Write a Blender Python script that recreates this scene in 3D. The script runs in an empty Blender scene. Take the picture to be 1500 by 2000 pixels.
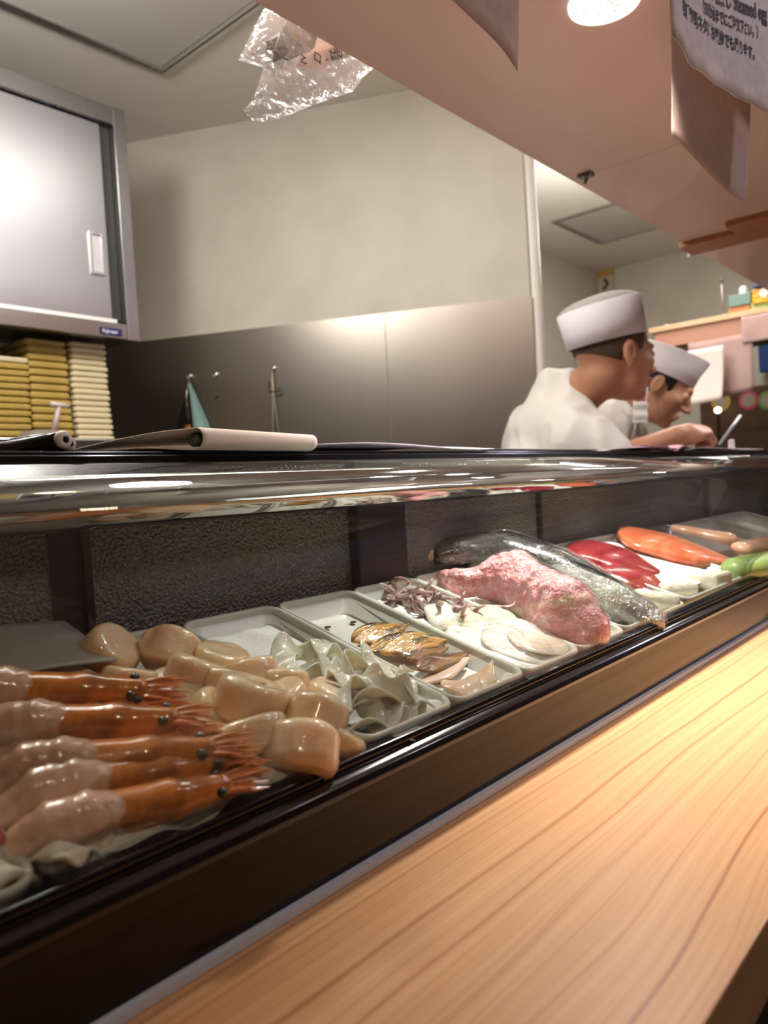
import bpy, math, random
import numpy as np
from mathutils import Vector, Matrix, Euler

# ------------------------------------------------------------ camera
scene = bpy.context.scene
camd = bpy.data.cameras.new('camera')
cam = bpy.data.objects.new('camera', camd)
scene.collection.objects.link(cam)
camd.sensor_fit = 'VERTICAL'
camd.sensor_height = 24.0
camd.sensor_width = 18.0
camd.lens = 24.0 * 1497.67 / 2000.0
camd.clip_start = 0.01
camd.clip_end = 60
RGT = Vector((0.6552, -0.7532, -0.0593)); UPV = Vector((0.0605, -0.0259, 0.9978)); FWD = Vector((0.7531, 0.6573, -0.0286))
cam.matrix_world = Matrix(((RGT.x, UPV.x, -FWD.x, 0), (RGT.y, UPV.y, -FWD.y, 0), (RGT.z, UPV.z, -FWD.z, 1.10), (0, 0, 0, 1)))
camd.dof.use_dof = True
camd.dof.focus_distance = 0.72
camd.dof.aperture_fstop = 4.7
scene.camera = cam

# ------------------------------------------------------------ world, lights, exposure
scene.view_settings.view_transform = 'Standard'
scene.view_settings.look = 'None'
scene.view_settings.gamma = 1.0
scene.view_settings.use_curve_mapping = False
scene.view_settings.exposure = 0.0
w = bpy.data.worlds.new('world'); scene.world = w; w.use_nodes = True
w.node_tree.nodes['Background'].inputs[0].default_value = (0.8, 0.75, 0.7, 1)
w.node_tree.nodes['Background'].inputs[1].default_value = 0.05

def lamp(name, kind, loc, power, color, target=None, size=0.1, size_y=None, spot=100, blend=0.6):
    d = bpy.data.lights.new(name, kind); d.energy = power; d.color = color
    if kind == 'AREA':
        d.size = size
        if size_y: d.shape = 'RECTANGLE'; d.size_y = size_y
    else: d.shadow_soft_size = size
    if kind == 'SPOT': d.spot_size = math.radians(spot); d.spot_blend = blend
    o = bpy.data.objects.new(name, d); scene.collection.objects.link(o); o.location = loc
    if target is not None:
        o.rotation_euler = (Vector(target) - Vector(loc)).to_track_quat('-Z', 'Y').to_euler()
    return o
NEUT = (1.0, 0.965, 0.905); WARM = (1.0, 0.76, 0.52); VIOL = (0.80, 0.72, 1.0)
lamp('kitchen_light', 'AREA', (0.75, 0.95, 2.27), 16, NEUT, (0.75, 0.95, 0), 1.3, 0.20)
lamp('kitchen_fill', 'POINT', (0.50, 1.33, 2.10), 21, NEUT, None, 0.10)  # added fill without a fixture, evens the light on wall and ceiling
lamp('kitchen_light', 'AREA', (3.0, 1.0, 2.27), 10, NEUT, (3.0, 1.0, 0), 0.9, 0.22)
lamp('kitchen_fill', 'POINT', (2.70, 1.25, 1.98), 9.5, NEUT, None, 0.12)  # second added fill, brightens the far bay and its ceiling
lamp('case_downlight', 'SPOT', (0.9816, 0.4238, 1.705), 92, (1.0, 0.96, 0.91), (0.97, 0.45, 0.9), 0.04, spot=98, blend=1.0)
lamp('case_downlight', 'SPOT', (2.35, 0.43, 1.70), 22, (1.0, 0.90, 0.84), (2.2, 0.5, 0.9), 0.04, spot=110, blend=0.8)
lamp('counter_spot', 'SPOT', (0.95, -0.02, 2.24), 15, WARM, (0.74, 0.25, 0.85), 0.05, spot=28, blend=1.0)
lamp('unseen_room_spot', 'SPOT', (-0.35, -0.55, 2.24), 15, WARM, (-0.1, -0.1, 0.85), 0.06, spot=120, blend=0.9)
lamp('unseen_room_spot', 'SPOT', (1.75, -0.55, 2.24), 13, (0.92, 0.86, 1.0), (1.2, 0.4, 1.6), 0.08, spot=110, blend=0.9)
lamp('unseen_room_spot', 'SPOT', (1.15, -0.42, 2.24), 9, (0.93, 0.88, 1.0), (1.0, 0.28, 1.65), 0.06, spot=70, blend=0.9)  # added to brighten the hanging notice, no fitting of the room
lamp('unseen_room_spot', 'SPOT', (3.3, -0.2, 2.24), 22, VIOL, (2.2, 0.5, 1.5), 0.08, spot=130, blend=0.9)  # added violet spot for the purple cast on papers and soffit

# ------------------------------------------------------------ material helpers
def S(c):  # 8-bit sRGB to linear
    return tuple(((v/255)/12.92 if v/255 <= 0.04045 else ((v/255+0.055)/1.055)**2.4) for v in c) + (1,)
def mat(name, col, rough=0.5, metal=0.0, c2=None, scale=20.0, stretch=(1, 1, 1), detail=4.0, bump=0.0, bscale=None, coat=0.0, sss=0.0,
        sssr=(0.02, 0.008, 0.004), trans=0.0, ior=1.45, emit=None, estr=0.0, ramp=(0.35, 0.65), spec=0.5, rough2=None, alpha=1.0):
    m = bpy.data.materials.new(name); m.use_nodes = True
    nt = m.node_tree; b = nt.nodes['Principled BSDF']; L = nt.links
    b.inputs['Base Color'].default_value = col if len(col) == 4 else (*col, 1)
    b.inputs['Roughness'].default_value = rough; b.inputs['Metallic'].default_value = metal
    b.inputs['IOR'].default_value = ior; b.inputs['Specular IOR Level'].default_value = spec
    b.inputs['Coat Weight'].default_value = coat; b.inputs['Coat Roughness'].default_value = 0.06
    b.inputs['Transmission Weight'].default_value = trans
    b.inputs['Alpha'].default_value = alpha
    if sss:
        b.inputs['Subsurface Weight'].default_value = sss; b.inputs['Subsurface Radius'].default_value = (1, 0.72, 0.5)
        b.inputs['Subsurface Scale'].default_value = sssr[0]
    if emit: b.inputs['Emission Color'].default_value = emit; b.inputs['Emission Strength'].default_value = estr
    if c2 or bump or rough2 is not None:
        tc = nt.nodes.new('ShaderNodeTexCoord'); mp = nt.nodes.new('ShaderNodeMapping'); mp.inputs['Scale'].default_value = stretch
        L.new(tc.outputs['Object'], mp.inputs['Vector'])
        n = nt.nodes.new('ShaderNodeTexNoise'); n.inputs['Scale'].default_value = scale; n.inputs['Detail'].default_value = detail
        L.new(mp.outputs[0], n.inputs['Vector'])
        if c2:
            r = nt.nodes.new('ShaderNodeValToRGB'); r.color_ramp.elements[0].position = ramp[0]; r.color_ramp.elements[1].position = ramp[1]
            r.color_ramp.elements[0].color = col if len(col) == 4 else (*col, 1); r.color_ramp.elements[1].color = c2 if len(c2) == 4 else (*c2, 1)
            L.new(n.outputs[0], r.inputs[0]); L.new(r.outputs[0], b.inputs['Base Color'])
        if rough2 is not None:
            mr = nt.nodes.new('ShaderNodeMapRange'); mr.inputs[1].default_value = ramp[0]; mr.inputs[2].default_value = ramp[1]
            mr.inputs[3].default_value = rough; mr.inputs[4].default_value = rough2
            L.new(n.outputs[0], mr.inputs[0]); L.new(mr.outputs[0], b.inputs['Roughness'])
        if bump:
            n2 = n
            if bscale:
                n2 = nt.nodes.new('ShaderNodeTexNoise'); n2.inputs['Scale'].default_value = bscale; n2.inputs['Detail'].default_value = 3
                L.new(mp.outputs[0], n2.inputs['Vector'])
            bp = nt.nodes.new('ShaderNodeBump'); bp.inputs['Strength'].default_value = 1.0; bp.inputs['Distance'].default_value = bump
            L.new(n2.outputs[0], bp.inputs['Height']); L.new(bp.outputs[0], b.inputs['Normal'])
    return m

def film_mat(name, tint=(1, 1, 1, 1), gloss=0.25, rough=0.08, bump=0.004, scale=60, haze=0.08, stretch=(1, 1, 1), hazecol=(0.9, 0.9, 0.92, 1)):
    """thin clear plastic: clear pane + sharp reflections + a little milky haze"""
    m = bpy.data.materials.new(name); m.use_nodes = True; nt = m.node_tree; L = nt.links
    nt.nodes.remove(nt.nodes['Principled BSDF']); out = nt.nodes['Material Output']
    t = nt.nodes.new('ShaderNodeBsdfTransparent'); t.inputs[0].default_value = tint
    g = nt.nodes.new('ShaderNodeBsdfGlossy'); g.inputs['Roughness'].default_value = rough; g.inputs[0].default_value = (1, 1, 1, 1)
    d = nt.nodes.new('ShaderNodeBsdfDiffuse'); d.inputs[0].default_value = hazecol
    fr = nt.nodes.new('ShaderNodeLayerWeight'); pw = nt.nodes.new('ShaderNodeMath'); pw.operation = 'POWER'; pw.inputs[1].default_value = 5
    L.new(fr.outputs['Facing'], pw.inputs[0])
    ad = nt.nodes.new('ShaderNodeMath'); ad.operation = 'MULTIPLY_ADD'; ad.inputs[1].default_value = 0.8; ad.inputs[2].default_value = gloss
    ad.use_clamp = True
    mx = nt.nodes.new('ShaderNodeMixShader'); mx2 = nt.nodes.new('ShaderNodeMixShader'); mx2.inputs[0].default_value = haze
    L.new(t.outputs[0], mx2.inputs[1]); L.new(d.outputs[0], mx2.inputs[2])
    L.new(mx2.outputs[0], mx.inputs[1]); L.new(g.outputs[0], mx.inputs[2])
    L.new(pw.outputs[0], ad.inputs[0]); L.new(ad.outputs[0], mx.inputs[0])
    if bump:
        tc = nt.nodes.new('ShaderNodeTexCoord'); mp = nt.nodes.new('ShaderNodeMapping'); mp.inputs['Scale'].default_value = stretch
        n = nt.nodes.new('ShaderNodeTexNoise'); n.inputs['Scale'].default_value = scale; n.inputs['Detail'].default_value = 3; n.inputs['Distortion'].default_value = 1.2
        L.new(tc.outputs['Object'], mp.inputs[0]); L.new(mp.outputs[0], n.inputs['Vector'])
        bp = nt.nodes.new('ShaderNodeBump'); bp.inputs['Distance'].default_value = bump; L.new(n.outputs[0], bp.inputs['Height'])
        L.new(bp.outputs[0], g.inputs['Normal']); L.new(bp.outputs[0], fr.inputs['Normal'])
    L.new(mx.outputs[0], out.inputs[0])
    return m

def paper_mat(name, col, tr=0.45, col2=None, scale=60):
    m = bpy.data.materials.new(name); m.use_nodes = True; nt = m.node_tree; L = nt.links; nt.nodes.remove(nt.nodes['Principled BSDF'])
    a = nt.nodes.new('ShaderNodeBsdfDiffuse'); b = nt.nodes.new('ShaderNodeBsdfTranslucent'); x = nt.nodes.new('ShaderNodeMixShader'); x.inputs[0].default_value = tr
    n = nt.nodes.new('ShaderNodeTexNoise'); n.inputs['Scale'].default_value = scale; n.inputs['Detail'].default_value = 6; tc = nt.nodes.new('ShaderNodeTexCoord'); L.new(tc.outputs['Object'], n.inputs['Vector'])
    r = nt.nodes.new('ShaderNodeValToRGB'); r.color_ramp.elements[0].color = col; r.color_ramp.elements[1].color = col2 or col; r.color_ramp.elements[0].position = 0.35; r.color_ramp.elements[1].position = 0.65; L.new(n.outputs[0], r.inputs[0])
    L.new(r.outputs[0], a.inputs[0]); L.new(r.outputs[0], b.inputs[0]); L.new(a.outputs[0], x.inputs[1]); L.new(b.outputs[0], x.inputs[2]); L.new(x.outputs[0], nt.nodes['Material Output'].inputs[0])
    return m

def wood_mat(name, base, dark, pale, rough=0.35, axis='X', freq=60.0, coat=0.2):
    """long straight softwood grain running along one axis"""
    m = bpy.data.materials.new(name); m.use_nodes = True; nt = m.node_tree; L = nt.links; b = nt.nodes['Principled BSDF']
    tc = nt.nodes.new('ShaderNodeTexCoord'); mp = nt.nodes.new('ShaderNodeMapping')
    mp.inputs['Scale'].default_value = (0.45, 1.3, 1) if axis == 'X' else (1.3, 0.45, 1)
    L.new(tc.outputs['Object'], mp.inputs[0])
    n0 = nt.nodes.new('ShaderNodeTexNoise'); n0.inputs['Scale'].default_value = 3.2; n0.inputs['Detail'].default_value = 2.5
    L.new(mp.outputs[0], n0.inputs['Vector'])
    sep = nt.nodes.new('ShaderNodeSeparateXYZ'); L.new(tc.outputs['Object'], sep.inputs[0])
    a = nt.nodes.new('ShaderNodeMath'); a.operation = 'MULTIPLY_ADD'; a.inputs[1].default_value = 0.07
    L.new(n0.outputs[0], a.inputs[0]); L.new(sep.outputs[1 if axis == 'X' else 0], a.inputs[2])
    s = nt.nodes.new('ShaderNodeMath'); s.operation = 'MULTIPLY'; s.inputs[1].default_value = freq; L.new(a.outputs[0], s.inputs[0])
    cx = nt.nodes.new('ShaderNodeCombineXYZ'); L.new(s.outputs[0], cx.inputs[0])
    n1 = nt.nodes.new('ShaderNodeTexNoise'); n1.inputs['Scale'].default_value = 1.0; n1.inputs['Detail'].default_value = 3; n1.inputs['Roughness'].default_value = 0.62
    L.new(cx.outputs[0], n1.inputs['Vector'])
    r = nt.nodes.new('ShaderNodeValToRGB'); e = r.color_ramp.elements
    e[0].position = 0.36; e[0].color = dark; e[1].position = 0.45; e[1].color = base
    e2 = r.color_ramp.elements.new(0.70); e2.color = pale
    L.new(n1.outputs[0], r.inputs[0])
    # fine fibres
    mp2 = nt.nodes.new('ShaderNodeMapping'); mp2.inputs['Scale'].default_value = (6, 420, 60) if axis == 'X' else (420, 6, 60)
    L.new(tc.outputs['Object'], mp2.inputs[0])
    n2 = nt.nodes.new('ShaderNodeTexNoise'); n2.inputs['Scale'].default_value = 1; n2.inputs['Detail'].default_value = 2; L.new(mp2.outputs[0], n2.inputs['Vector'])
    mr = nt.nodes.new('ShaderNodeMapRange'); mr.inputs[3].default_value = 0.86; mr.inputs[4].default_value = 1.1; L.new(n2.outputs[0], mr.inputs[0])
    mx = nt.nodes.new('ShaderNodeMix'); mx.data_type = 'RGBA'; mx.blend_type = 'MULTIPLY'; mx.inputs['Factor'].default_value = 1
    L.new(r.outputs[0], mx.inputs['A']); L.new(mr.outputs[0], mx.inputs['B']); L.new(mx.outputs['Result'], b.inputs['Base Color'])
    b.inputs['Roughness'].default_value = rough; b.inputs['Coat Weight'].default_value = coat; b.inputs['Coat Roughness'].default_value = 0.25
    return m

# ------------------------------------------------------------ mesh helpers
COL = scene.collection
def empty(name, loc=(0, 0, 0)):
    o = bpy.data.objects.new(name, None); COL.objects.link(o); o.location = loc; o.empty_display_size = 0.05; return o
def tag(o, label, cat, group=None, kind=None):
    o['label'] = label; o['category'] = cat
    if group: o['group'] = group
    if kind: o['kind'] = kind
    return o
def struct(o): o['kind'] = 'structure'; return o
def link(name, me, m, parent=None, smooth=False, loc=None):
    o = bpy.data.objects.new(name, me); COL.objects.link(o)
    if m: me.materials.append(m)
    if smooth:
        me.polygons.foreach_set('use_smooth', [True]*len(me.polygons)); me.update()
    if loc is not None: o.location = loc
    if parent: o.parent = parent
    return o
class MB:
    """collects shapes and links them as one mesh; points are world coordinates minus the origin"""
    def __init__(self, origin=(0, 0, 0)): self.v = []; self.f = []; self.o = Vector(origin)
    def add(self, vs, fs):
        n = len(self.v); self.v += [tuple(Vector(p) - self.o) for p in vs]; self.f += [tuple(i+n for i in f) for f in fs]; return self
    def box(self, a, b):
        (x0, y0, z0), (x1, y1, z1) = a, b
        return self.add([(x0, y0, z0), (x1, y0, z0), (x1, y1, z0), (x0, y1, z0), (x0, y0, z1), (x1, y0, z1), (x1, y1, z1), (x0, y1, z1)],
                        [(0, 3, 2, 1), (4, 5, 6, 7), (0, 1, 5, 4), (1, 2, 6, 5), (2, 3, 7, 6), (3, 0, 4, 7)])
    def prism(self, pts, axis, a, b):
        """closed 2-D outline swept along one axis"""
        def P(u, v, t): return {'x': (t, u, v), 'y': (u, t, v), 'z': (u, v, t)}[axis]
        n = len(pts); vs = [P(u, v, a) for u, v in pts] + [P(u, v, b) for u, v in pts]
        fs = [(i, (i+1) % n, n+(i+1) % n, n+i) for i in range(n)] + [tuple(range(n))[::-1], tuple(range(n, 2*n))]
        return self.add(vs, fs)
    def tube(self, pts, r, seg=10, caps=True):
        pts = [Vector(p) for p in pts]; rs = r if isinstance(r, (list, tuple)) else [r]*len(pts); vs = []; fs = []
        up = None
        for i, p in enumerate(pts):
            d = (pts[min(i+1, len(pts)-1)] - pts[max(i-1, 0)]).normalized()
            if up is None: up = d.orthogonal().normalized()
            up = (up - d*up.dot(d)).normalized(); s = d.cross(up)
            for k in range(seg):
                a = 2*math.pi*k/seg; vs.append(p + (up*math.cos(a) + s*math.sin(a))*rs[i])
        for i in range(len(pts)-1):
            for k in range(seg): fs.append((i*seg+k, i*seg+(k+1) % seg, (i+1)*seg+(k+1) % seg, (i+1)*seg+k))
        if caps: fs += [tuple(range(seg))[::-1], tuple(range((len(pts)-1)*seg, len(pts)*seg))]
        return self.add(vs, fs)
    def build(self, name, m, parent=None, smooth=False, bevel=0, seg=2, subsurf=0, auto=None):
        me = bpy.data.meshes.new(name); me.from_pydata(self.v, [], self.f); me.update()
        import bmesh
        b = bmesh.new(); b.from_mesh(me); bmesh.ops.recalc_face_normals(b, faces=b.faces); b.to_mesh(me); b.free()
        o = link(name, me, m, parent, smooth)
        if parent is None: o.location = self.o
        if bevel:
            md = o.modifiers.new('bevel', 'BEVEL'); md.width = bevel; md.segments = seg; md.limit_method = 'ANGLE'
        if subsurf:
            md = o.modifiers.new('sub', 'SUBSURF'); md.levels = md.render_levels = subsurf
        return o
def grid_obj(name, fn, nu, nv, m, parent=None, thick=0.0, sub=0, origin=(0, 0, 0)):
    """sheet given by fn(u, v) with real thickness"""
    vs = []; o = Vector(origin)
    for i in range(nu):
        for j in range(nv): vs.append(tuple(Vector(fn(i/(nu-1), j/(nv-1))) - o))
    fs = [(i*nv+j, (i+1)*nv+j, (i+1)*nv+j+1, i*nv+j+1) for i in range(nu-1) for j in range(nv-1)]
    me = bpy.data.meshes.new(name); me.from_pydata(vs, [], fs); me.update()
    ob = link(name, me, m, parent, True)
    if parent is None: ob.location = o
    if thick:
        md = ob.modifiers.new('thick', 'SOLIDIFY'); md.thickness = thick; md.offset = 0
    if sub:
        md = ob.modifiers.new('sub', 'SUBSURF'); md.levels = md.render_levels = sub
    return ob

# ---- smooth blobs from distance fields, meshed with surface nets
def cap(P, a, b, ra, rb=None):
    rb = ra if rb is None else rb; a = np.array(a, float); b = np.array(b, float); ab = b-a
    t = np.clip(((P-a)@ab)/max(ab@ab, 1e-12), 0, 1)
    return np.linalg.norm(P-a-t[..., None]*ab, axis=-1) - (ra+(rb-ra)*t)
def ell(P, c, r, R=None):
    q = P-np.array(c, float)
    if R is not None: q = q@np.array(R)       # columns of R are the local axes
    r = np.array(r, float); k0 = np.linalg.norm(q/r, axis=-1); k1 = np.linalg.norm(q/(r*r), axis=-1)
    return k0*(k0-1)/np.maximum(k1, 1e-9)
def smin(a, b, k):
    h = np.clip(0.5+0.5*(b-a)/k, 0, 1); return b*(1-h)+a*h-k*h*(1-h)
def smax(a, b, k): return -smin(-a, -b, k)
def lump(P, f, seed=0):
    r = np.random.RandomState(seed); o = 0
    for i in range(6):
        d = r.normal(size=3); d /= np.linalg.norm(d); e = r.normal(size=3); e /= np.linalg.norm(e)
        o = o+np.sin((P@d)*f*(0.6+0.8*r.rand())+r.rand()*6.28+1.3*np.sin((P@e)*f*0.7+r.rand()*6))
    return o/6
def blob(name, f, lo, hi, step, m, parent=None, loc=None, fine=None, data_only=False):
    ax = []
    for i in range(3):
        if fine and i == 2:      # denser rows above a height
            zf, sf = fine; ax.append(np.concatenate([np.arange(lo[2], zf, step*3), np.arange(zf, hi[2]+sf, sf)]))
        else: ax.append(np.arange(lo[i], hi[i]+step, step))
    X = np.stack(np.meshgrid(*ax, indexing='ij'), -1); V = f(X).astype(np.float64); nx, ny, nz = V.shape
    acc = np.zeros((nx-1, ny-1, nz-1, 3)); cnt = np.zeros((nx-1, ny-1, nz-1)); s = V < 0; quads = []
    for a in range(3):
        sl0 = [slice(None)]*3; sl1 = [slice(None)]*3; sl0[a] = slice(0, -1); sl1[a] = slice(1, None); sl0 = tuple(sl0); sl1 = tuple(sl1)
        msk = s[sl0] != s[sl1]; v0 = V[sl0]; v1 = V[sl1]; t = np.where(msk, v0/np.where(msk, v0-v1, 1), 0)
        pos = X[sl0]+(X[sl1]-X[sl0])*t[..., None]; pos = pos*msk[..., None]
        b, c = [k for k in range(3) if k != a]
        for db in (0, 1):
            for dc in (0, 1):
                sl = [slice(None)]*3; n = V.shape
                sl[b] = slice(db, n[b]-1+db); sl[c] = slice(dc, n[c]-1+dc); sl = tuple(sl)
                acc += pos[sl]; cnt += msk[sl]
        sl = [slice(None)]*3; sl[b] = slice(1, V.shape[b]-1); sl[c] = slice(1, V.shape[c]-1)
        idx = np.argwhere(msk[tuple(sl)]); idx[:, b] += 1; idx[:, c] += 1
        sg = s[sl0][tuple(idx.T)]
        q = []
        for db, dc in ((1, 1), (0, 1), (0, 0), (1, 0)):
            k = idx.copy(); k[:, b] -= db; k[:, c] -= dc; q.append(k)
        q = np.stack(q, 1)
        flip = sg if a != 1 else ~sg
        q[~flip] = q[~flip][:, ::-1]
        quads.append(q)
    q = np.concatenate(quads); used = cnt > 0; ids = -np.ones(cnt.shape, int); ids[used] = np.arange(used.sum())
    vs = acc[used]/cnt[used][:, None]; fq = ids[q[..., 0], q[..., 1], q[..., 2]]
    me = bpy.data.meshes.new(name); me.vertices.add(len(vs)); me.vertices.foreach_set('co', vs.ravel())
    me.loops.add(len(fq)*4); me.loops.foreach_set('vertex_index', fq.ravel()); me.polygons.add(len(fq))
    me.polygons.foreach_set('loop_start', np.arange(len(fq))*4); me.polygons.foreach_set('loop_total', np.full(len(fq), 4))
    me.update(calc_edges=True); me.validate()
    if data_only: return me
    return link(name, me, m, parent, True, loc)
def clone(o, **kw):
    c = o.copy(); COL.objects.link(c)
    for ch in list(o.children):
        d = clone(ch); d.parent = c
    return c
rnd = random.Random(5)

# ------------------------------------------------------------ materials of the place
M_wall = mat('wall_paint', S((208, 202, 188)), 0.55, c2=S((200, 194, 180)), scale=6)
M_ceil = mat('ceiling_board', S((228, 224, 214)), 0.8, c2=S((222, 218, 208)), scale=3)
M_floor = mat('floor_tile', S((70, 62, 56)), 0.5, c2=S((50, 45, 40)), scale=8)
M_cust = mat('dining_wall', S((96, 74, 58)), 0.7, c2=S((84, 64, 50)), scale=4)
M_steel = mat('brushed_steel', (0.43, 0.385, 0.34), 0.32, 1.0, scale=3, stretch=(1, 1, 0.4), bump=0.0004, bscale=5, detail=2, c2=(0.37, 0.325, 0.28), ramp=(0.3, 0.7))
M_steelc = mat('cabinet_steel', (0.40, 0.398, 0.395), 0.25, 1.0, rough2=0.30, scale=3, stretch=(1.5, 1.5, 0.6), bump=0.0006, bscale=3)
M_alu = mat('aluminium_trim', (0.62, 0.61, 0.59), 0.35, 1.0)
M_soffit = mat('soffit_board', S((224, 192, 178)), 0.45, c2=S((216, 182, 166)), scale=3, stretch=(0.5, 2.2, 1), coat=0.15)
M_batten = mat('orange_wood', S((176, 116, 74)), 0.5, c2=S((156, 98, 58)), scale=6, stretch=(1, 5, 1))
M_hinoki = wood_mat('pale_softwood', S((212, 158, 108)), S((172, 114, 68)), S((222, 174, 126)), 0.36, freq=150)
M_black = mat('black_lacquer', (0.012, 0.010, 0.011), 0.16, coat=0.5)
M_blackm = mat('black_frame', (0.015, 0.013, 0.012), 0.28)
M_panel = mat('dark_brown_laminate', (0.006, 0.003, 0.002), 0.10, spec=0.43)
M_cap = mat('polished_cap', (0.50, 0.47, 0.43), 0.07, 1.0, c2=(0.42, 0.39, 0.36), scale=4, stretch=(1, 6, 1))
M_strip = mat('grey_sealant', S((206, 212, 226)), 0.35)
M_white = mat('white_plastic', S((226, 224, 214)), 0.32)
M_dark = mat('dark_brown_edge', (0.03, 0.022, 0.017), 0.35)

# ------------------------------------------------------------ the room
def wallbox(name, a, b, m): o = MB().box(a, b).build(name, m); return struct(o)
wallbox('floor', (-1.7, -1.9, -0.1), (4.5, 2.9, 0.0), M_floor)
wallbox('ceiling', (-1.7, -1.9, 2.30), (4.5, 2.9, 2.40), M_ceil)
wallbox('wall_back', (-1.7, 2.75, 0), (1.60, 2.9, 2.3), M_wall)
wallbox('wall_left', (-1.85, -1.9, 0), (-1.7, 2.9, 2.3), M_cust)
wallbox('wall_front', (-1.7, -2.0, 0), (4.5, -1.85, 2.3), M_cust)
wallbox('wall_right', (4.30, -1.9, 0), (4.5, 2.9, 2.3), M_wall)
wallbox('wall_rear', (2.03, 1.975, 0), (4.30, 2.12, 2.3), M_wall)
# slanted partition, with its free end towards the second kitchen bay
o = MB().prism([(1.20, 2.75), (1.433, 2.286), (2.018, 1.142), (2.06, 1.163), (2.06, 1.975), (2.06, 2.75)], 'z', 0, 2.3).build('wall_slanted', M_wall); struct(o)
d_w = Vector((0.4553, -0.8903, 0)); n_w = Vector((-0.8903, -0.4553, 0))
def wl(t, off, z): # point on slanted wall: t metres from its free end, off metres in front of it
    p = Vector((2.018, 1.142, z)) - d_w*t + n_w*off; return p
def wall_slab(mb, t0, t1, z0, z1, off, th):
    P = [wl(t0, off, z0), wl(t1, off, z0), wl(t1, off, z1), wl(t0, off, z1)]; Q = [p + n_w*th for p in P]
    return mb.add(P+Q, [(0, 1, 2, 3), (7, 6, 5, 4), (0, 4, 5, 1), (1, 5, 6, 2), (2, 6, 7, 3), (3, 7, 4, 0)])
sp = empty('steel_backsplash', wl(0.6, 0, 0))
tag(sp, 'smudged stainless steel backsplash covering the lower half of the slanted wall', 'backsplash')
for t0, t1 in ((-0.004, 0.441), (0.443, 1.50)):
    mb = MB(sp.location); wall_slab(mb, t0, t1, 0.9, 1.643, 0.0005, 0.004); mb.build('steel_sheet', M_steel, sp)
# white duct at the free end
mb = MB(); 
c0 = wl(-0.012, -0.02, 0)
mb.tube([(c0.x, c0.y, 2.3), (c0.x+0.004, c0.y, 1.95), (c0.x+0.006, c0.y, 1.6), (c0.x+0.002, c0.y-0.004, 0.9)], [0.020, 0.019, 0.019, 0.022], 14)
o = mb.build('cable_duct', mat('white_duct', S((236, 234, 226)), 0.4), smooth=True); tag(o, 'white vertical cable duct at the free end of the slanted wall', 'duct')
# ceiling hatches
def hatch(x0, x1, y0, y1, label):
    h = empty('ceiling_hatch', ((x0+x1)/2, (y0+y1)/2, 2.3))
    tag(h, label, 'ceiling hatch')
    mb = MB(h.location)
    for k, (g, wd) in enumerate(((0, 0.010), (0.017, 0.010))):
        a, b, c, d = x0+g, x1-g, y0+g, y1-g
        mb.box((a, c, 2.290), (b, c+wd, 2.2995)); mb.box((a, d-wd, 2.290), (b, d, 2.2995)); mb.box((a, c+wd, 2.290), (a+wd, d-wd, 2.2995)); mb.box((b-wd, c+wd, 2.290), (b, d-wd, 2.2995))
    mb.build('hatch_frame', M_alu, h)
    MB(h.location).box((x0+0.028, y0+0.028, 2.294), (x1-0.028, y1-0.028, 2.2995)).build('hatch_panel', mat('hatch_board', S((190, 186, 180)), 0.7), h)
hatch(0.65, 1.285, 1.20, 1.842, 'square ceiling hatch with double aluminium frame above the steel cabinet')
hatch(3.262, 3.775, 1.18, 1.72, 'smaller square ceiling hatch in the far kitchen bay')

# ------------------------------------------------------------ soffit over the case
sf = MB(); sf.box((-1.7, 0.285, 1.72), (1.4985, 0.737, 1.90)).box((1.5005, 0.285, 1.72), (3.6, 0.737, 1.90))
o = sf.build('trim_1', M_soffit); struct(o)
o = MB((2.12, 0.5, 1.71)).prism([(2.05, 0.285), (2.235, 0.285), (2.235, 0.745), (2.13, 0.745), (2.13, 0.60), (2.05, 0.60)], 'z', 1.706, 1.7195).build('wooden_batten', M_batten)
tag(o, 'orange wooden batten with a stepped edge fixed across the soffit underside', 'batten')
o2 = MB().box((2.17, 0.47, 1.7045), (2.19, 0.52, 1.7065)).build('slot', M_dark); o2.parent = o; o2.location = -Vector((2.12, 0.5, 1.71))
br = MB((1.4909, 0.7037, 1.715))
bx, by, bz = (1.4909, 0.7037, 1.715)
br.box((bx-0.010, by-0.016, 1.714), (bx+0.012, by+0.012, 1.7195)).tube([(bx+0.004, by-0.004, 1.715), (bx+0.006, by+0.004, 1.703)], 0.0035).tube([(bx-0.006, by-0.008, 1.7145), (bx-0.006, by-0.008, 1.710)], 0.004)
o = br.build('metal_catch', mat('catch_metal', (0.16, 0.15, 0.14), 0.35, 0.9)); tag(o, 'small dark metal catch at the soffit seam edge', 'catch')
wh = MB((2.222, 0.74, 1.712)).tube([(2.222, 0.738, 1.722), (2.222, 0.750, 1.700)], 0.007); o = wh.build('white_peg', M_white, smooth=True); tag(o, 'little white plastic peg on the end of the orange batten', 'peg')

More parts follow.
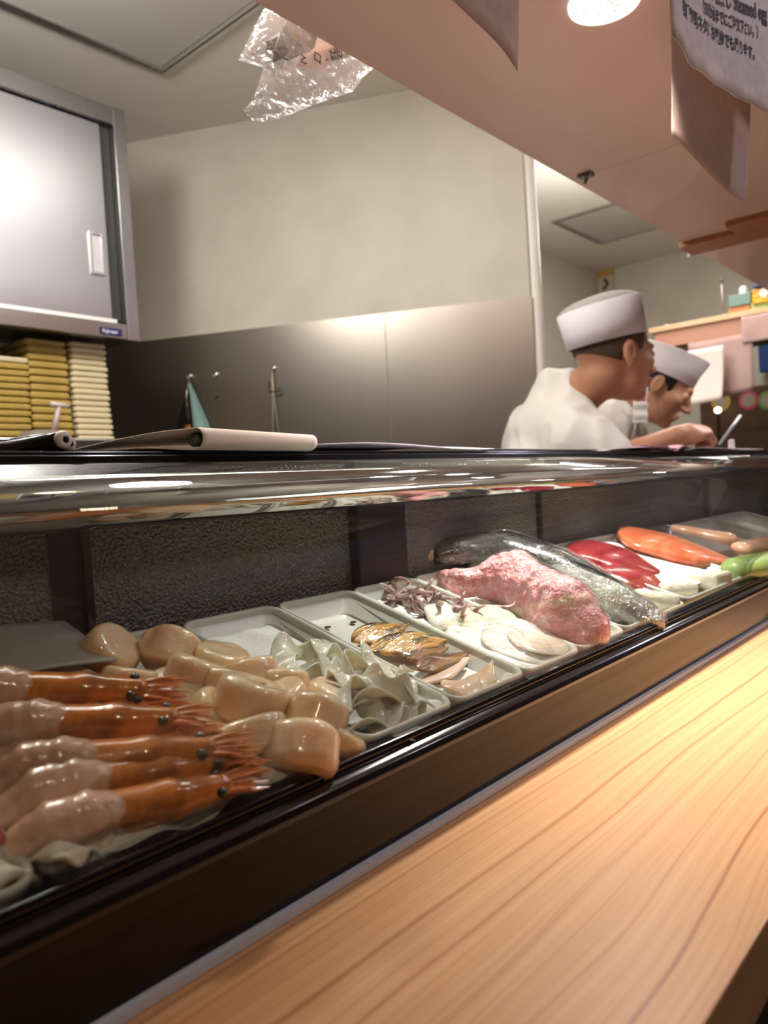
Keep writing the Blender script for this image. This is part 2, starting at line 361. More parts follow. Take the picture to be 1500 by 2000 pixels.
# recessed downlight
def downlight(x, y, z, label, e=14.0, col=(1, 0.97, 0.96, 1)):
    d = empty('downlight', (x, y, z)); tag(d, label, 'ceiling light')
    seg = 40; vs = []; fs = []
    prof = [(0.0, -0.001), (0.020, -0.0012), (0.036, -0.0016), (0.040, -0.004)]
    mb = MB(d.location); 
    ring = [(0.037, -0.0040), (0.041, -0.0065), (0.046, -0.0055), (0.047, -0.0005)]
    vs = [(x+r*math.cos(2*math.pi*k/seg), y+r*math.sin(2*math.pi*k/seg), z+zz) for r, zz in ring for k in range(seg)]
    fs = [(i*seg+k, i*seg+(k+1) % seg, (i+1)*seg+(k+1) % seg, (i+1)*seg+k) for i in range(len(ring)-1) for k in range(seg)]
    mb.add(vs, fs).build('lamp_ring', mat('lamp_ring_white', (0.9, 0.9, 0.9), 0.3, emit=(1, 0.97, 0.95, 1), estr=0.8), d, True)
    lm = mat('lamp_lens', (0.9, 0.9, 0.9), 0.3, emit=col, estr=e)
    nt = lm.node_tree; b = nt.nodes['Principled BSDF']; tc = nt.nodes.new('ShaderNodeTexCoord'); vo = nt.nodes.new('ShaderNodeTexVoronoi'); vo.inputs['Scale'].default_value = 230
    mr = nt.nodes.new('ShaderNodeMapRange'); mr.inputs[2].default_value = 0.7; mr.inputs[3].default_value = e*1.5; mr.inputs[4].default_value = 0.5
    nt.links.new(tc.outputs['Object'], vo.inputs['Vector']); nt.links.new(vo.outputs['Distance'], mr.inputs[0]); nt.links.new(mr.outputs[0], b.inputs['Emission Strength'])
    MB(d.location).prism([(x+0.0375*math.cos(2*math.pi*k/seg), y+0.0375*math.sin(2*math.pi*k/seg)) for k in range(seg)], 'z', z-0.0035, z-0.0005).build('lamp_lens', lm, d)
    return d
downlight(0.9816, 0.4238, 1.72, 'round recessed downlight with a dimpled glowing lens in the soffit', 4.0)

# ------------------------------------------------------------ customer counter
ct = empty('wooden_counter', (1.0, 0.23, 0)); tag(ct, 'long pale wood counter in front of the display case', 'counter')
MB(ct.location).box((-0.9, 0.1225, 0.813), (3.2, 0.343, 0.855)).build('counter_top', M_hinoki, ct, bevel=0.0015)
MB(ct.location).box((-0.9, 0.15, 0.0), (3.2, 0.30, 0.813)).build('counter_apron', M_dark, ct)
# ------------------------------------------------------------ glass display case
dc = empty('display_case', (1.0, 0.48, 0.855)); tag(dc, 'long black glass display case of raw fish on the counter', 'display case')
X0, X1 = -0.62, 2.95
cb = lambda: MB(dc.location)
cb().box((X0, 0.345, 0.80), (X1, 0.66, 0.875)).build('case_base', M_blackm, dc)
cb().box((X0, 0.3375, 0.8555), (X1, 0.3445, 0.8605)).build('sealant_strip', M_strip, dc)
cb().box((X0, 0.343, 0.8605), (X1, 0.350, 0.909)).build('front_panel', M_panel, dc)
fr = [(0.3500, 0.9250), (0.3480, 0.9272), (0.3455, 0.9290), (0.3440, 0.9285), (0.3435, 0.9245), (0.3455, 0.923), (0.3455, 0.921), (0.3405, 0.9200), (0.3375, 0.9175), (0.3362, 0.9135), (0.3372, 0.910), (0.3410, 0.9080), (0.3500, 0.9075)]
cb().prism(fr, 'x', X0, X1).build('front_rail', M_black, dc, True, bevel=0.0006)
# curved glass
gp = []
for k in range(13):
    t = k/12; z = 0.9285+(1.0905-0.9285)*t; y = 0.3462+0.0418*(t**1.6); gp.append((y, z))
prof = [(0.3884, 1.0935), (0.3895, 1.0975), (0.3915, 1.1015), (0.3950, 1.1050), (0.4005, 1.1080), (0.409, 1.1108), (0.421, 1.1136), (0.437, 1.1166), (0.458, 1.1200), (0.488, 1.1242), (0.522, 1.1288), (0.560, 1.1335), (0.600, 1.1380)]
full = gp + prof
nrm = []
for i, (y, z) in enumerate(full):
    a = full[max(i-1, 0)]; b = full[min(i+1, len(full)-1)]; ty, tz = b[0]-a[0], b[1]-a[1]; l = math.hypot(ty, tz); nrm.append((tz/l, -ty/l))
outl = full + [(y+n[0]*0.004, z+n[1]*0.004) for (y, z), n in zip(full[::-1], nrm[::-1])]
M_glass = film_mat('case_glass', (0.95, 0.965, 0.955, 1), 0.03, 0.0, bump=0, haze=0.006)
cb().prism(outl, 'x', X0+0.01, X1-0.01).build('curved_glass', M_glass, dc, True)
# rounded steel pipe cover inside the glass, along the top of the rear doors
rl = [(0.598, 1.0835)] + [(0.560-0.022*math.cos(a), 1.104+0.0215*math.sin(a)) for a in [math.radians(-90+180*q/14) for q in range(15)]] + [(0.598, 1.1275)]
cb().prism(rl, 'x', X0+0.005, X1-0.005).build('steel_cover', M_cap, dc, True)
# black rear ledge
cb().box((X0, 0.598, 1.132), (X1, 0.665, 1.1435)).box((X0, 0.604, 1.1435), (X1, 0.665, 1.147)).build('top_ledge', M_black, dc, bevel=0.0012)
# rear sliding doors of textured glass
M_tex = mat('textured_glass', (0.17, 0.165, 0.14), 0.16, bump=0.006, scale=330, detail=1, spec=1.0, coat=0.0, c2=(0.15, 0.135, 0.11), ramp=(0.3, 0.7))
for a, b, yy in ((X0, 0.296, 0.580), (0.300, 0.612, 0.586), (0.69, 1.008, 0.580), (1.016, 1.75, 0.586), (1.76, X1, 0.58)):
    cb().box((a, yy, 0.90), (b, yy+0.005, 1.131)).build('rear_glass', M_tex, dc)
cb().box((0.610, 0.572, 0.90), (0.694, 0.60, 1.133)).build('rear_post', mat('dark_post', (0.016, 0.012, 0.010), 0.4, spec=0.3), dc, bevel=0.002)
for xx, ww in ((0.300, 0.006), (1.012, 0.007), (1.755, 0.007)):
    cb().box((xx-ww/2, 0.574, 0.90), (xx+ww/2, 0.592, 1.133)).build('door_strip', M_black, dc)
cb().box((0.272, 0.5785, 0.90), (0.296, 0.58, 1.131)).build('door_strip', mat('shade_strip', (0.02, 0.017, 0.015), 0.3), dc)  # shade beside the stile, put in as a dark strip
cb().box((X0, 0.572, 0.875), (X1, 0.600, 0.985)).build('rear_rail', M_blackm, dc)
# sloping shelf that carries the trays
def pl(y, h=0.0): return 0.931 + 0.305*(y-0.354) + h      # rim plane of the trays
cb().prism([(0.352, pl(0.352, -0.030)), (0.571, pl(0.571, -0.030)), (0.571, 0.876), (0.352, 0.876)], 'x', X0+0.01, X1-0.01).build('sloping_shelf', mat('shelf_grey', S((120, 118, 112)), 0.4), dc)
cb().box((X0-0.012, 0.342, 0.80), (X0, 0.665, 1.132)).build('end_panel', M_black, dc)
cb().box((X1, 0.342, 0.80), (X1+0.012, 0.665, 1.132)).build('end_panel', M_black, dc)

# chefs' worktop behind the case
wk = empty('chef_worktop', (1.0, 0.85, 0)); tag(wk, 'steel worktop behind the display case', 'worktop')
MB(wk.location).box((X0, 0.667, 0.80), (X1, 0.84, 0.84)).build('worktop_slab', M_steel, wk, bevel=0.004)
MB(wk.location).box((X0, 0.667, 0.0), (X1, 0.80, 0.80)).build('worktop_base', M_steelc, wk)

# ------------------------------------------------------------ trays
M_tray = mat('tray_enamel', S((214, 213, 202)), 0.28, c2=S((204, 203, 192)), scale=9)
def tray_mesh(wd=0.1072, y0=0.3515, y1=0.566, depth=0.020):
    """rounded-corner tray: rim, sloping walls, floor; laid on the slope"""
    Lh = (y1-y0)*math.sqrt(1+0.305**2)
    def loop(inset, h, rr, n=6):
        w2, l2 = wd/2-inset, Lh/2-inset; pts = []
        for cx, cy, a0 in ((w2-rr, l2-rr, 0), (-w2+rr, l2-rr, 90), (-w2+rr, -l2+rr, 180), (w2-rr, -l2+rr, 270)):
            for k in range(n+1):
                a = math.radians(a0+90*k/n); pts.append((cx+rr*math.cos(a), cy+rr*math.sin(a), h))
        return pts
    loops = [loop(0.0, -0.0045, 0.014), loop(0.0, -0.001, 0.014), loop(0.0012, 0.0008, 0.013), loop(0.0030, 0.0006, 0.012), loop(0.0045, -0.002, 0.011), loop(0.0085, -depth+0.004, 0.009), loop(0.0115, -depth, 0.007), loop(0.04, -depth, 0.004)]
    und = [loop(0.010, -0.006, 0.010), loop(0.013, -depth-0.003, 0.008)]
    vs = []; fs = []; n = len(loops[0])
    seq = und[::-1] + loops
    for l in seq: vs += l
    for i in range(len(seq)-1):
        for k in range(n): fs.append((i*n+k, i*n+(k+1) % n, (i+1)*n+(k+1) % n, (i+1)*n+k))
    fs.append(tuple(range((len(seq)-1)*n, len(seq)*n))); fs.append(tuple(range(n))[::-1])
    return vs, fs
tv, tf = tray_mesh()
tm = bpy.data.meshes.new('serving_tray'); tm.from_pydata(tv, [], tf); tm.update(); tm.materials.append(M_tray)
tm.polygons.foreach_set('use_smooth', [True]*len(tm.polygons))
SL = math.atan(0.305)
def place_tray(xc, label, y=0.4615):
    o = bpy.data.objects.new('serving_tray', tm); COL.objects.link(o); o.location = (xc, y, pl(y)); o.rotation_euler = (SL, 0, 0)
    tag(o, label, 'tray', 'white trays in the display case'); return o
for xc, lb in ((0.100, 'white tray nearest the left edge holding folded white cloth'), (0.209, 'white tray under the prawns'), (0.317, 'white tray under the heap of scallops'),
               (0.4265, 'white tray holding translucent fish ribbons and a blank paper'), (0.5345, 'white tray with drain holes holding brown fish fillets'), (0.640, 'white tray of squid tentacles and pale slices'),
               (0.746, 'white tray under the minced pink tuna')):
    place_tray(xc, lb)
hm = mat('hole_dark', (0.02, 0.018, 0.016), 0.6)
for (a, b, c) in ((0.5235, 0.5391, 0.9685), (0.5579, 0.537, 0.9678)):
    seg = 14; mb = MB(); 
    mb.prism([(a+0.0032*math.cos(6.283*k/seg), b+0.0032*math.sin(6.283*k/seg)) for k in range(seg)], 'z', c, c+0.0012); o = mb.build('drain_hole', hm)
    t = [q for q in COL.objects if q.name.startswith('serving_tray')][4]; o.parent = t; bpy.context.view_layer.update(); o.matrix_parent_inverse = t.matrix_world.inverted()

# ------------------------------------------------------------ steel wall cabinet
M_door = mat('cabinet_door_steel', (0.44, 0.44, 0.44), 0.36, 1.0, c2=(0.38, 0.38, 0.385), scale=2, stretch=(2, 2, 0.5), ramp=(0.3, 0.7))
cw = empty('steel_cabinet', (0.5, 1.95, 1.537)); tag(cw, 'stainless steel wall cabinet with sliding doors at upper left', 'cabinet')
k = lambda: MB(cw.location)
k().box((-0.5, 1.862, 1.54), (1.141, 2.24, 2.14)).build('cabinet_body', M_steelc, cw)
k().box((-0.5, 1.83, 2.098), (1.110, 1.862, 2.144)).build('top_rail', M_steelc, cw, bevel=0.002)
k().box((-0.5, 1.83, 1.537), (1.110, 1.862, 1.577)).build('bottom_rail', M_steelc, cw, bevel=0.002)
k().box((1.110, 1.828, 1.535), (1.145, 1.862, 2.146)).build('side_stile', M_steelc, cw, bevel=0.002)
k().box((-0.5, 1.834, 1.577), (1.085, 1.842, 1.587)).build('door_track', mat('track_white', (0.8, 0.8, 0.78), 0.3), cw)
k().box((1.079, 1.852, 1.587), (1.109, 1.8615, 2.094)).build('gap_shade_strip', mat('gap_shade', (0.03, 0.03, 0.03), 0.5), cw)  # dark strip standing in for the shadow between door and stile
dd = k().box((0.36, 1.843, 1.587), (1.078, 1.858, 2.094)).build('door', M_door, cw, bevel=0.002)
k().box((-0.42, 1.850, 1.587), (0.44, 1.861, 2.094)).build('door', M_steelc, cw, bevel=0.002)
hx, hz = 1.0454, 1.7528
hb = MB(cw.location).box((hx-0.020, 1.838, hz-0.055), (hx-0.013, 1.8435, hz+0.055)).box((hx+0.013, 1.838, hz-0.055), (hx+0.020, 1.8435, hz+0.055)).box((hx-0.013, 1.838, hz+0.047), (hx+0.013, 1.8435, hz+0.055)).box((hx-0.013, 1.838, hz-0.055), (hx+0.013, 1.8435, hz-0.047)).build('handle_rim', mat('handle_steel', (0.75, 0.75, 0.75), 0.25, 1.0), dd, bevel=0.001)
MB(cw.location).box((hx-0.0125, 1.8415, hz-0.0465), (hx+0.0125, 1.8432, hz+0.0465)).build('handle_recess', mat('handle_pale', (0.85, 0.85, 0.86), 0.2, 0.5), dd)
bgx, bgz = 1.0627, 1.5517
bd = k().box((bgx-0.030, 1.8275, bgz-0.009), (bgx+0.030, 1.8299, bgz+0.009)).build('maker_badge', mat('badge_blue', S((36, 36, 92)), 0.3), cw)
def text_mesh(s, size, m, name='lettering', shear=0.0, bold=0.0, spacing=1.0):
    cu = bpy.data.curves.new(name, 'FONT'); cu.body = s; cu.size = size; cu.align_x = 'LEFT'; cu.shear = shear; cu.offset = bold; cu.extrude = 0.0001; cu.space_character = spacing
    t = bpy.data.objects.new(name, cu); COL.objects.link(t); bpy.context.view_layer.update()
    dg = bpy.context.evaluated_depsgraph_get(); me = bpy.data.meshes.new_from_object(t.evaluated_get(dg)); me.name = name
    bpy.data.objects.remove(t); me.materials.clear(); me.materials.append(m)
    return me
M_ltr = mat('badge_letters', (0.75, 0.75, 0.8), 0.4)
me = text_mesh('Fuji-star', 0.0135, M_ltr, shear=0.2, bold=0.0002)
o = bpy.data.objects.new('lettering', me); COL.objects.link(o); o.parent = bd
o.location = Vector((bgx-0.026, 1.8272, bgz-0.004)) - Vector(cw.location); o.rotation_euler = (math.pi/2, 0, 0)

# ------------------------------------------------------------ shelf with stacked lidded boxes under the cabinet
sh = empty('low_shelf', (0.7, 2.1, 1.262)); tag(sh, 'grey steel shelf under the cabinet carrying the stacked box lids', 'shelf')
MB(sh.location).box((-0.4, 1.86, 1.235), (1.225, 2.45, 1.262)).build('shelf_board', M_steelc, sh, bevel=0.003)
for lx in (-0.37, 1.19):
    MB(sh.location).box((lx-0.015, 1.87, 0.0), (lx+0.015, 1.90, 1.235)).build('shelf_leg', M_steelc, sh)
M_yel = mat('yellow_plastic', S((186, 160, 88)), 0.45, c2=S((176, 150, 78)), scale=30)
M_crm = mat('cream_plastic', S((222, 208, 172)), 0.45)
bxm = {}
def box_lid(key, wd, dp, th, m):
    if key in bxm: return bxm[key]
    b = MB(); n = 6; r = 0.012; x, y = wd/2, dp/2; o = []
    def lp(ins, z):
        out = []
        for cx, cy, a0 in ((x-r, y-r, 0), (-x+r, y-r, 90), (-x+r, -y+r, 180), (x-r, -y+r, 270)):
            for q in range(n+1):
                a = math.radians(a0+90*q/n); out.append((cx+(r-ins)*math.cos(a), cy+(r-ins)*math.sin(a), z))
        return out
    ls = [lp(0.008, 0), lp(0.008, th*0.22), lp(0.001, th*0.34), lp(0.0, th*0.80), lp(0.003, th*0.98)]
    N = len(ls[0]); vs = sum(ls, []); fs = [(i*N+q, i*N+(q+1) % N, (i+1)*N+(q+1) % N, (i+1)*N+q) for i in range(len(ls)-1) for q in range(N)]
    fs += [tuple(range(N))[::-1], tuple(range((len(ls)-1)*N, len(ls)*N))]
    me = bpy.data.meshes.new('food_box'); me.from_pydata(vs, [], fs); me.materials.append(m); me.update(); bxm[key] = me; return me
def stack(x, y, z, n, key, wd, dp, th, m, what, grp, drift=0.0, odd=None):
    for q in range(n):
        o = bpy.data.objects.new('food_box', box_lid(key, wd, dp, th, m)); COL.objects.link(o)
        if odd and q in odd: o.data = box_lid(key+'w', wd, dp, th, M_crm)
        o.location = (x+drift*q+rnd.uniform(-.0012, .0012), y+rnd.uniform(-.002, .002), z+th*q+0.0006)
        o.rotation_euler = (0, 0, rnd.uniform(-.01, .01))
        pos = 'topmost' if q == n-1 else 'lowest' if q == 0 else ['second', 'third', 'fourth', 'fifth', 'sixth', 'seventh', 'eighth', 'ninth', 'tenth', 'eleventh', 'twelfth', 'thirteenth', 'fourteenth', 'fifteenth', 'sixteenth'][q-1]+' from the bottom'
        tag(o, ('white-edged box, ' if odd and q in odd else '')+pos+' of '+what, 'box', grp)
stack(0.8664-0.0725, 1.985, 1.262, 13, 'a', 0.145, 0.21, 0.0163, M_yel, 'the yellow box stack at far left', 'yellow boxes in the far left stack', 0.0004, odd=[12])
stack((0.8712+0.9779)/2, 2.005, 1.262, 14, 'b', 0.9779-0.8712, 0.24, 0.0188, M_yel, 'the tall middle yellow box stack', 'yellow boxes in the middle stack', -0.0006)
pk = MB((1.11, 2.0, 1.262)).box((1.030, 1.90, 1.2625), (1.215, 2.10, 1.270)).build('pink_board', mat('terracotta_board', S((188, 128, 100)), 0.6), bevel=0.001); tag(pk, 'thin reddish board under the cream box stack', 'board')
# ------------------------------------------------------------ food in the case
def flesh(name, c1, c2, scale=40, rough=0.22, sss=0.35, bump=0.0015, bscale=None, coat=0.45, ramp=(0.35, 0.65), stretch=(1, 1, 1), sd=0.008, detail=4):
    return mat(name, S(c1), rough, c2=S(c2), scale=scale, sss=sss, sssr=(sd,), bump=bump, bscale=bscale, coat=coat, ramp=ramp, stretch=stretch, detail=detail)
M_scal = flesh('scallop_flesh', (244, 218, 184), (232, 190, 148), 26, rough=0.18, sss=0.6, bump=0.0010, bscale=140, coat=0.7, sd=0.016)
M_shell = flesh('prawn_shell', (228, 140, 66), (140, 84, 44), 48, rough=0.2, sss=0.35, bump=0.0004, bscale=160, coat=0.7, ramp=(0.48, 0.72), detail=5)
M_pflesh = flesh('prawn_flesh', (230, 192, 166), (202, 152, 126), 60, rough=0.18, sss=0.4, bump=0.0009, bscale=190, coat=0.7)
M_spike = flesh('prawn_spike', (236, 156, 100), (206, 104, 60), 90, sss=0.2, bump=0)
M_eye = mat('prawn_eye', (0.02, 0.03, 0.03), 0.12, coat=1)
M_head2 = flesh('prawn_spots', (84, 62, 46), (150, 90, 50), 60, sss=0.05, bump=0.0004)

# prawns: head shell lies along +X from the neck at the origin, peeled tail at -X
def prawn_parts():
    def headf(P):
        a = cap(P, (0.000, 0, 0), (0.030, 0, 0.0), 0.0118, 0.0108); b = cap(P, (0.030, 0, 0), (0.060, 0, 0.001), 0.0108, 0.0078)
        d = smin(a, b, 0.006); d = smin(d, cap(P, (0.02, 0, -0.008), (0.058, 0, -0.006), 0.0050, 0.0035), 0.004)
        d = d + 0.0004*lump(P, 200, 3)
        return smax(d, -(P[..., 0]+0.004-0.004*np.cos(P[..., 2]*200)), 0.002)
    def tailf(P):
        pts = [(0.004, 0, 0), (-0.014, 0, 0.003), (-0.030, 0, 0.002), (-0.042, 0, -0.006), (-0.046, 0, -0.016)]; rr = [0.0112, 0.0125, 0.0120, 0.0100, 0.0065]
        d = None
        for i in range(4):
            e = cap(P, pts[i], pts[i+1], rr[i], rr[i+1]); d = e if d is None else smin(d, e, 0.004)
        return d + 0.0009*np.abs(np.sin((P[..., 0]+0.3*P[..., 2])*300)) - 0.0004 + 0.0006*lump(P, 350, 8)
    h = blob('head_shell', headf, (-0.014, -0.015, -0.016), (0.074, 0.015, 0.016), 0.0014, None, data_only=True)
    t = blob('peeled_tail', tailf, (-0.058, -0.016, -0.026), (0.02, 0.016, 0.02), 0.0015, None, data_only=True)
    e = MB()
    import bmesh
    def ball(c, r):
        b = bmesh.new(); bmesh.ops.create_uvsphere(b, u_segments=12, v_segments=8, radius=r); vs = [Vector(c)+v.co for v in b.verts]; fs = [tuple(v.index for v in f.verts) for f in b.faces]; b.free(); return vs, fs
    e1 = MB().add(*ball((0, 0, 0), 0.0031)); me_e = bpy.data.meshes.new('eye'); me_e.from_pydata(e1.v, [], e1.f); me_e.update(); me_e.polygons.foreach_set('use_smooth', [True]*len(me_e.polygons))
    sp = MB(); r = random.Random(3)
    for q in range(24):
        y = r.uniform(-0.006, 0.006); z = r.uniform(-0.006, 0.004); Lg = r.uniform(0.012, 0.030)
        p0 = Vector((0.056, y*0.7, z*0.7)); p2 = Vector((0.062+Lg, y*1.5, z*1.4+r.uniform(-.0015, .0015))); p1 = (p0+p2)/2+Vector((0, 0, 0.001))
        sp.tube([p0, p1, p2], [0.0018, 0.0012, 0.0003], 5)
    # flat antenna scales
    for sgn in (-1, 1):
        sp.add([(0.052, 0.001*sgn, 0.004), (0.060, 0.006*sgn, 0.004), (0.079, 0.0065*sgn, 0.0015), (0.083, 0.003*sgn, 0.001), (0.070, 0.0005*sgn, 0.0045),
                (0.052, 0.001*sgn, 0.003), (0.060, 0.006*sgn, 0.003), (0.079, 0.0065*sgn, 0.0007), (0.083, 0.003*sgn, 0.0003), (0.070, 0.0005*sgn, 0.0035)],
               [(0, 1, 2, 3, 4), (9, 8, 7, 6, 5), (0, 5, 6, 1), (1, 6, 7, 2), (2, 7, 8, 3), (3, 8, 9, 4), (4, 9, 5, 0)])
    me_s = bpy.data.meshes.new('feelers'); me_s.from_pydata(sp.v, [], sp.f); me_s.update()
    for me, m in ((h, M_shell), (t, M_pflesh), (me_e, M_eye), (me_s, M_spike)): me.materials.append(m)
    for me in (h, t): me.polygons.foreach_set('use_smooth', [True]*len(me.polygons))
    return h, t, me_e, me_s
PH, PT, PE, PS = prawn_parts()
def make_prawn():
    r = empty('prawn'); 
    for nm, me, loc in (('head_shell', PH, (0, 0, 0)), ('peeled_tail', PT, (0, 0, 0)), ('eye', PE, (0.058, 0.0062, 0.0054)), ('eye', PE, (0.058, -0.0062, 0.0054)), ('feelers', PS, (0, 0, 0))):
        o = bpy.data.objects.new(nm, me); COL.objects.link(o); o.parent = r; o.location = loc
    return r
proto = make_prawn()
def aim(o, a, b, roll=0.0, sc=1.0):
    """put o's +X axis from a towards b"""
    a, b = Vector(a), Vector(b); x = (b-a).normalized(); z = Vector((0, -math.sin(SL), math.cos(SL))); y = z.cross(x).normalized(); z = x.cross(y)
    M = Matrix((x, y, z)).transposed().to_4x4() @ Matrix.Rotation(roll, 4, 'X')
    o.matrix_world = Matrix.Translation(a) @ M @ Matrix.Scale(sc, 4)
prawns = [  # neck point, tip direction point, roll, size
    ((0.2097, 0.4847, 0.9869), (0.2714, 0.4277, 0.9795), 0.5, 1.08, 'rearmost prawn of the heap, its long orange head reaching the scallops'),
    ((0.2174, 0.4788, 0.9751), (0.2668, 0.4218, 0.9697), 1.1, 0.98, 'dark-streaked prawn tucked just under the rearmost one'),
    ((0.2084, 0.4408, 0.9735), (0.2569, 0.396, 0.9698), 0.2, 1.0, 'third prawn from the rear with a black eye near the scallops'),
    ((0.2164, 0.4365, 0.9622), (0.2654, 0.3938, 0.9591), -0.6, 1.0, 'fourth prawn from the rear, half hidden between its neighbours'),
    ((0.2007, 0.3962, 0.9619), (0.263, 0.3607, 0.957), 0.3, 1.0, 'third prawn from the front with pale spikes on its tip'),
    ((0.2015, 0.3844, 0.9523), (0.2689, 0.3576, 0.9481), 0.0, 1.02, 'second prawn from the front with a plump pale tail'),
    ((0.196, 0.3669, 0.9429), (0.2688, 0.349, 0.9395), 0.4, 0.96, 'front prawn lying closest to the case rail')]
for q, (a, b, rl_, sc, lb) in enumerate(prawns):
    o = proto if q == 0 else clone(proto)
    aim(o, a, b, rl_, sc); tag(o, lb, 'prawn', 'prawns heaped at the left of the case')

# scallops: rounded thick discs with a small side flap
def scallop_mesh(seed, thick=0.011, r=0.0215, flap=True):
    def f(P):
        rr = np.sqrt(P[..., 0]**2+(P[..., 1]*1.08)**2); q = np.stack([rr-(r-0.006), np.abs(P[..., 2])-(thick-0.006)], -1)
        d = np.linalg.norm(np.maximum(q, 0), axis=-1)+np.minimum(np.maximum(q[..., 0], q[..., 1]), 0)-0.006
        if flap: d = smin(d, ell(P, (r*0.85, 0.003, 0.001), (0.006, 0.012, thick*0.8)), 0.004)
        d = d+0.0022*lump(P, 70, seed)+0.0004*lump(P, 300, seed+9)
        return d
    return blob('scallop', f, (-0.034, -0.034, -0.02), (0.036, 0.034, 0.02), 0.0016, None, data_only=True)
SM = [scallop_mesh(3), scallop_mesh(11, 0.013, 0.020), scallop_mesh(23, 0.009, 0.023), scallop_mesh(37, 0.012, 0.021, False)]
for me in SM: me.materials.append(M_scal); me.polygons.foreach_set('use_smooth', [True]*len(me.polygons))
scs = [ # centre, mesh, tilt euler, scale, label
    ((0.2877, 0.5299, 0.9906), 1, (0.9, 0.3, 0.3), (1.0, 1.0, 1.0), 'lone wedge-like scallop at the rear left of the heap'),
    ((0.3289, 0.5111, 0.9849), 1, (0.8, -0.3, 2.2), (1, 1, 1), 'rear scallop with an orange hollow, beside the empty white paper'),
    ((0.3548, 0.4844, 0.9768), 2, (0.3, 0.1, 0.5), (1, 0.9, 1), 'flat pale scallop at the rear right of the heap'),
    ((0.2859, 0.4935, 0.9755), 2, (0.2, 0.2, 1.2), (1, 1, .9), 'flat scallop just behind the rearmost prawn'),
    ((0.3153, 0.4597, 0.9772), 3, (0.35, 0.25, 0.9), (1, 1, .8), 'scallop slab lying across the middle of the heap'),
    ((0.3541, 0.4519, 0.9668), 0, (0.3, 0.3, 2.4), (1, 1, 1), 'scallop under the right rear slope of the heap'),
    ((0.3063, 0.4428, 0.9621), 1, (0.9, 0.1, -0.5), (.9, .9, .9), 'small scallop on edge behind the prawn feelers'),
    ((0.2967, 0.4643, 0.9687), 0, (0.3, -0.2, 0.0), (1, .9, .9), 'scallop half covered by the rearmost prawn'),
    ((0.3173, 0.4036, 0.9661), 3, (0.25, 0.35, 0.4), (1.12, 1.05, 1.0), 'top scallop with a yellow spot'),
    ((0.3014, 0.4195, 0.957), 2, (1.0, 0.2, 0.6), (.9, .9, .9), 'upright scallop left of the top one'),
    ((0.3506, 0.3805, 0.9471), 3, (0.5, 0.5, 1.2), (1.1, 1.0, 1), 'scallop sloping down beside the fish ribbons'),
    ((0.2991, 0.385, 0.9485), 0, (0.35, 0.1, 2.9), (1.12, 1.05, 1.0), 'big front scallop behind the prawn tips'),
    ((0.3183, 0.3613, 0.9392), 3, (0.6, 0.35, 1.8), (1.1, 1.1, 1.05), 'front scallop showing its round cut face'),
    ((0.3484, 0.4121, 0.9547), 0, (0.2, 0.2, 4.0), (1, 1, 1), 'scallop wedged under the top one'),
    ((0.3248, 0.4409, 0.9675), 0, (0.3, 0.4, 1.0), (1, 1, 1), 'scallop in the second row, behind the top one'),
    ((0.3699, 0.4392, 0.959), 2, (0.3, 0.2, 2.0), (1, 1, 1), 'flat scallop at the right rear edge of the heap'),
    ((0.3872, 0.4037, 0.9461), 1, (0.5, 0.3, 0.3), (.9, .9, .9), 'scallop mostly hidden by the fish ribbons'),
    ((0.3197, 0.4133, 0.9531), 0, (0.2, 0.3, 0.6), (1, 1, 1), 'scallop filling the gap below the top one'),
    ((0.2905, 0.414, 0.9473), 3, (0.2, 0.1, 0.6), (1, 1, 1), 'low scallop under the prawn feelers'),
    ((0.3589, 0.3687, 0.9355), 2, (0.4, 0.7, 0.2), (.9, .9, .9), 'thin scallop against the right wall of its tray')]
for c, k_, e, sc, lb in scs:
    o = bpy.data.objects.new('scallop', SM[k_]); COL.objects.link(o); o.location = c; o.rotation_euler = (e[0]*0.8+SL*0.5, e[1]*0.8, e[2]); o.scale = [1.13*t for t in sc]
    tag(o, lb, 'scallop', 'scallops heaped in their tray')
yb = blob('yellow_spot', lambda P: ell(P, (0, 0, 0), (0.0028, 0.0018, 0.0008)), (-.004, -.004, -.002), (.004, .004, .002), 0.0006, mat('spot_yellow', S((186, 130, 30)), 0.3))
yb.parent = [o for o in COL.objects if o.name.startswith('scallop') and o.get('label', '').startswith('top scallop')][0]; yb.location = (-0.005, -0.006, 0.0125)

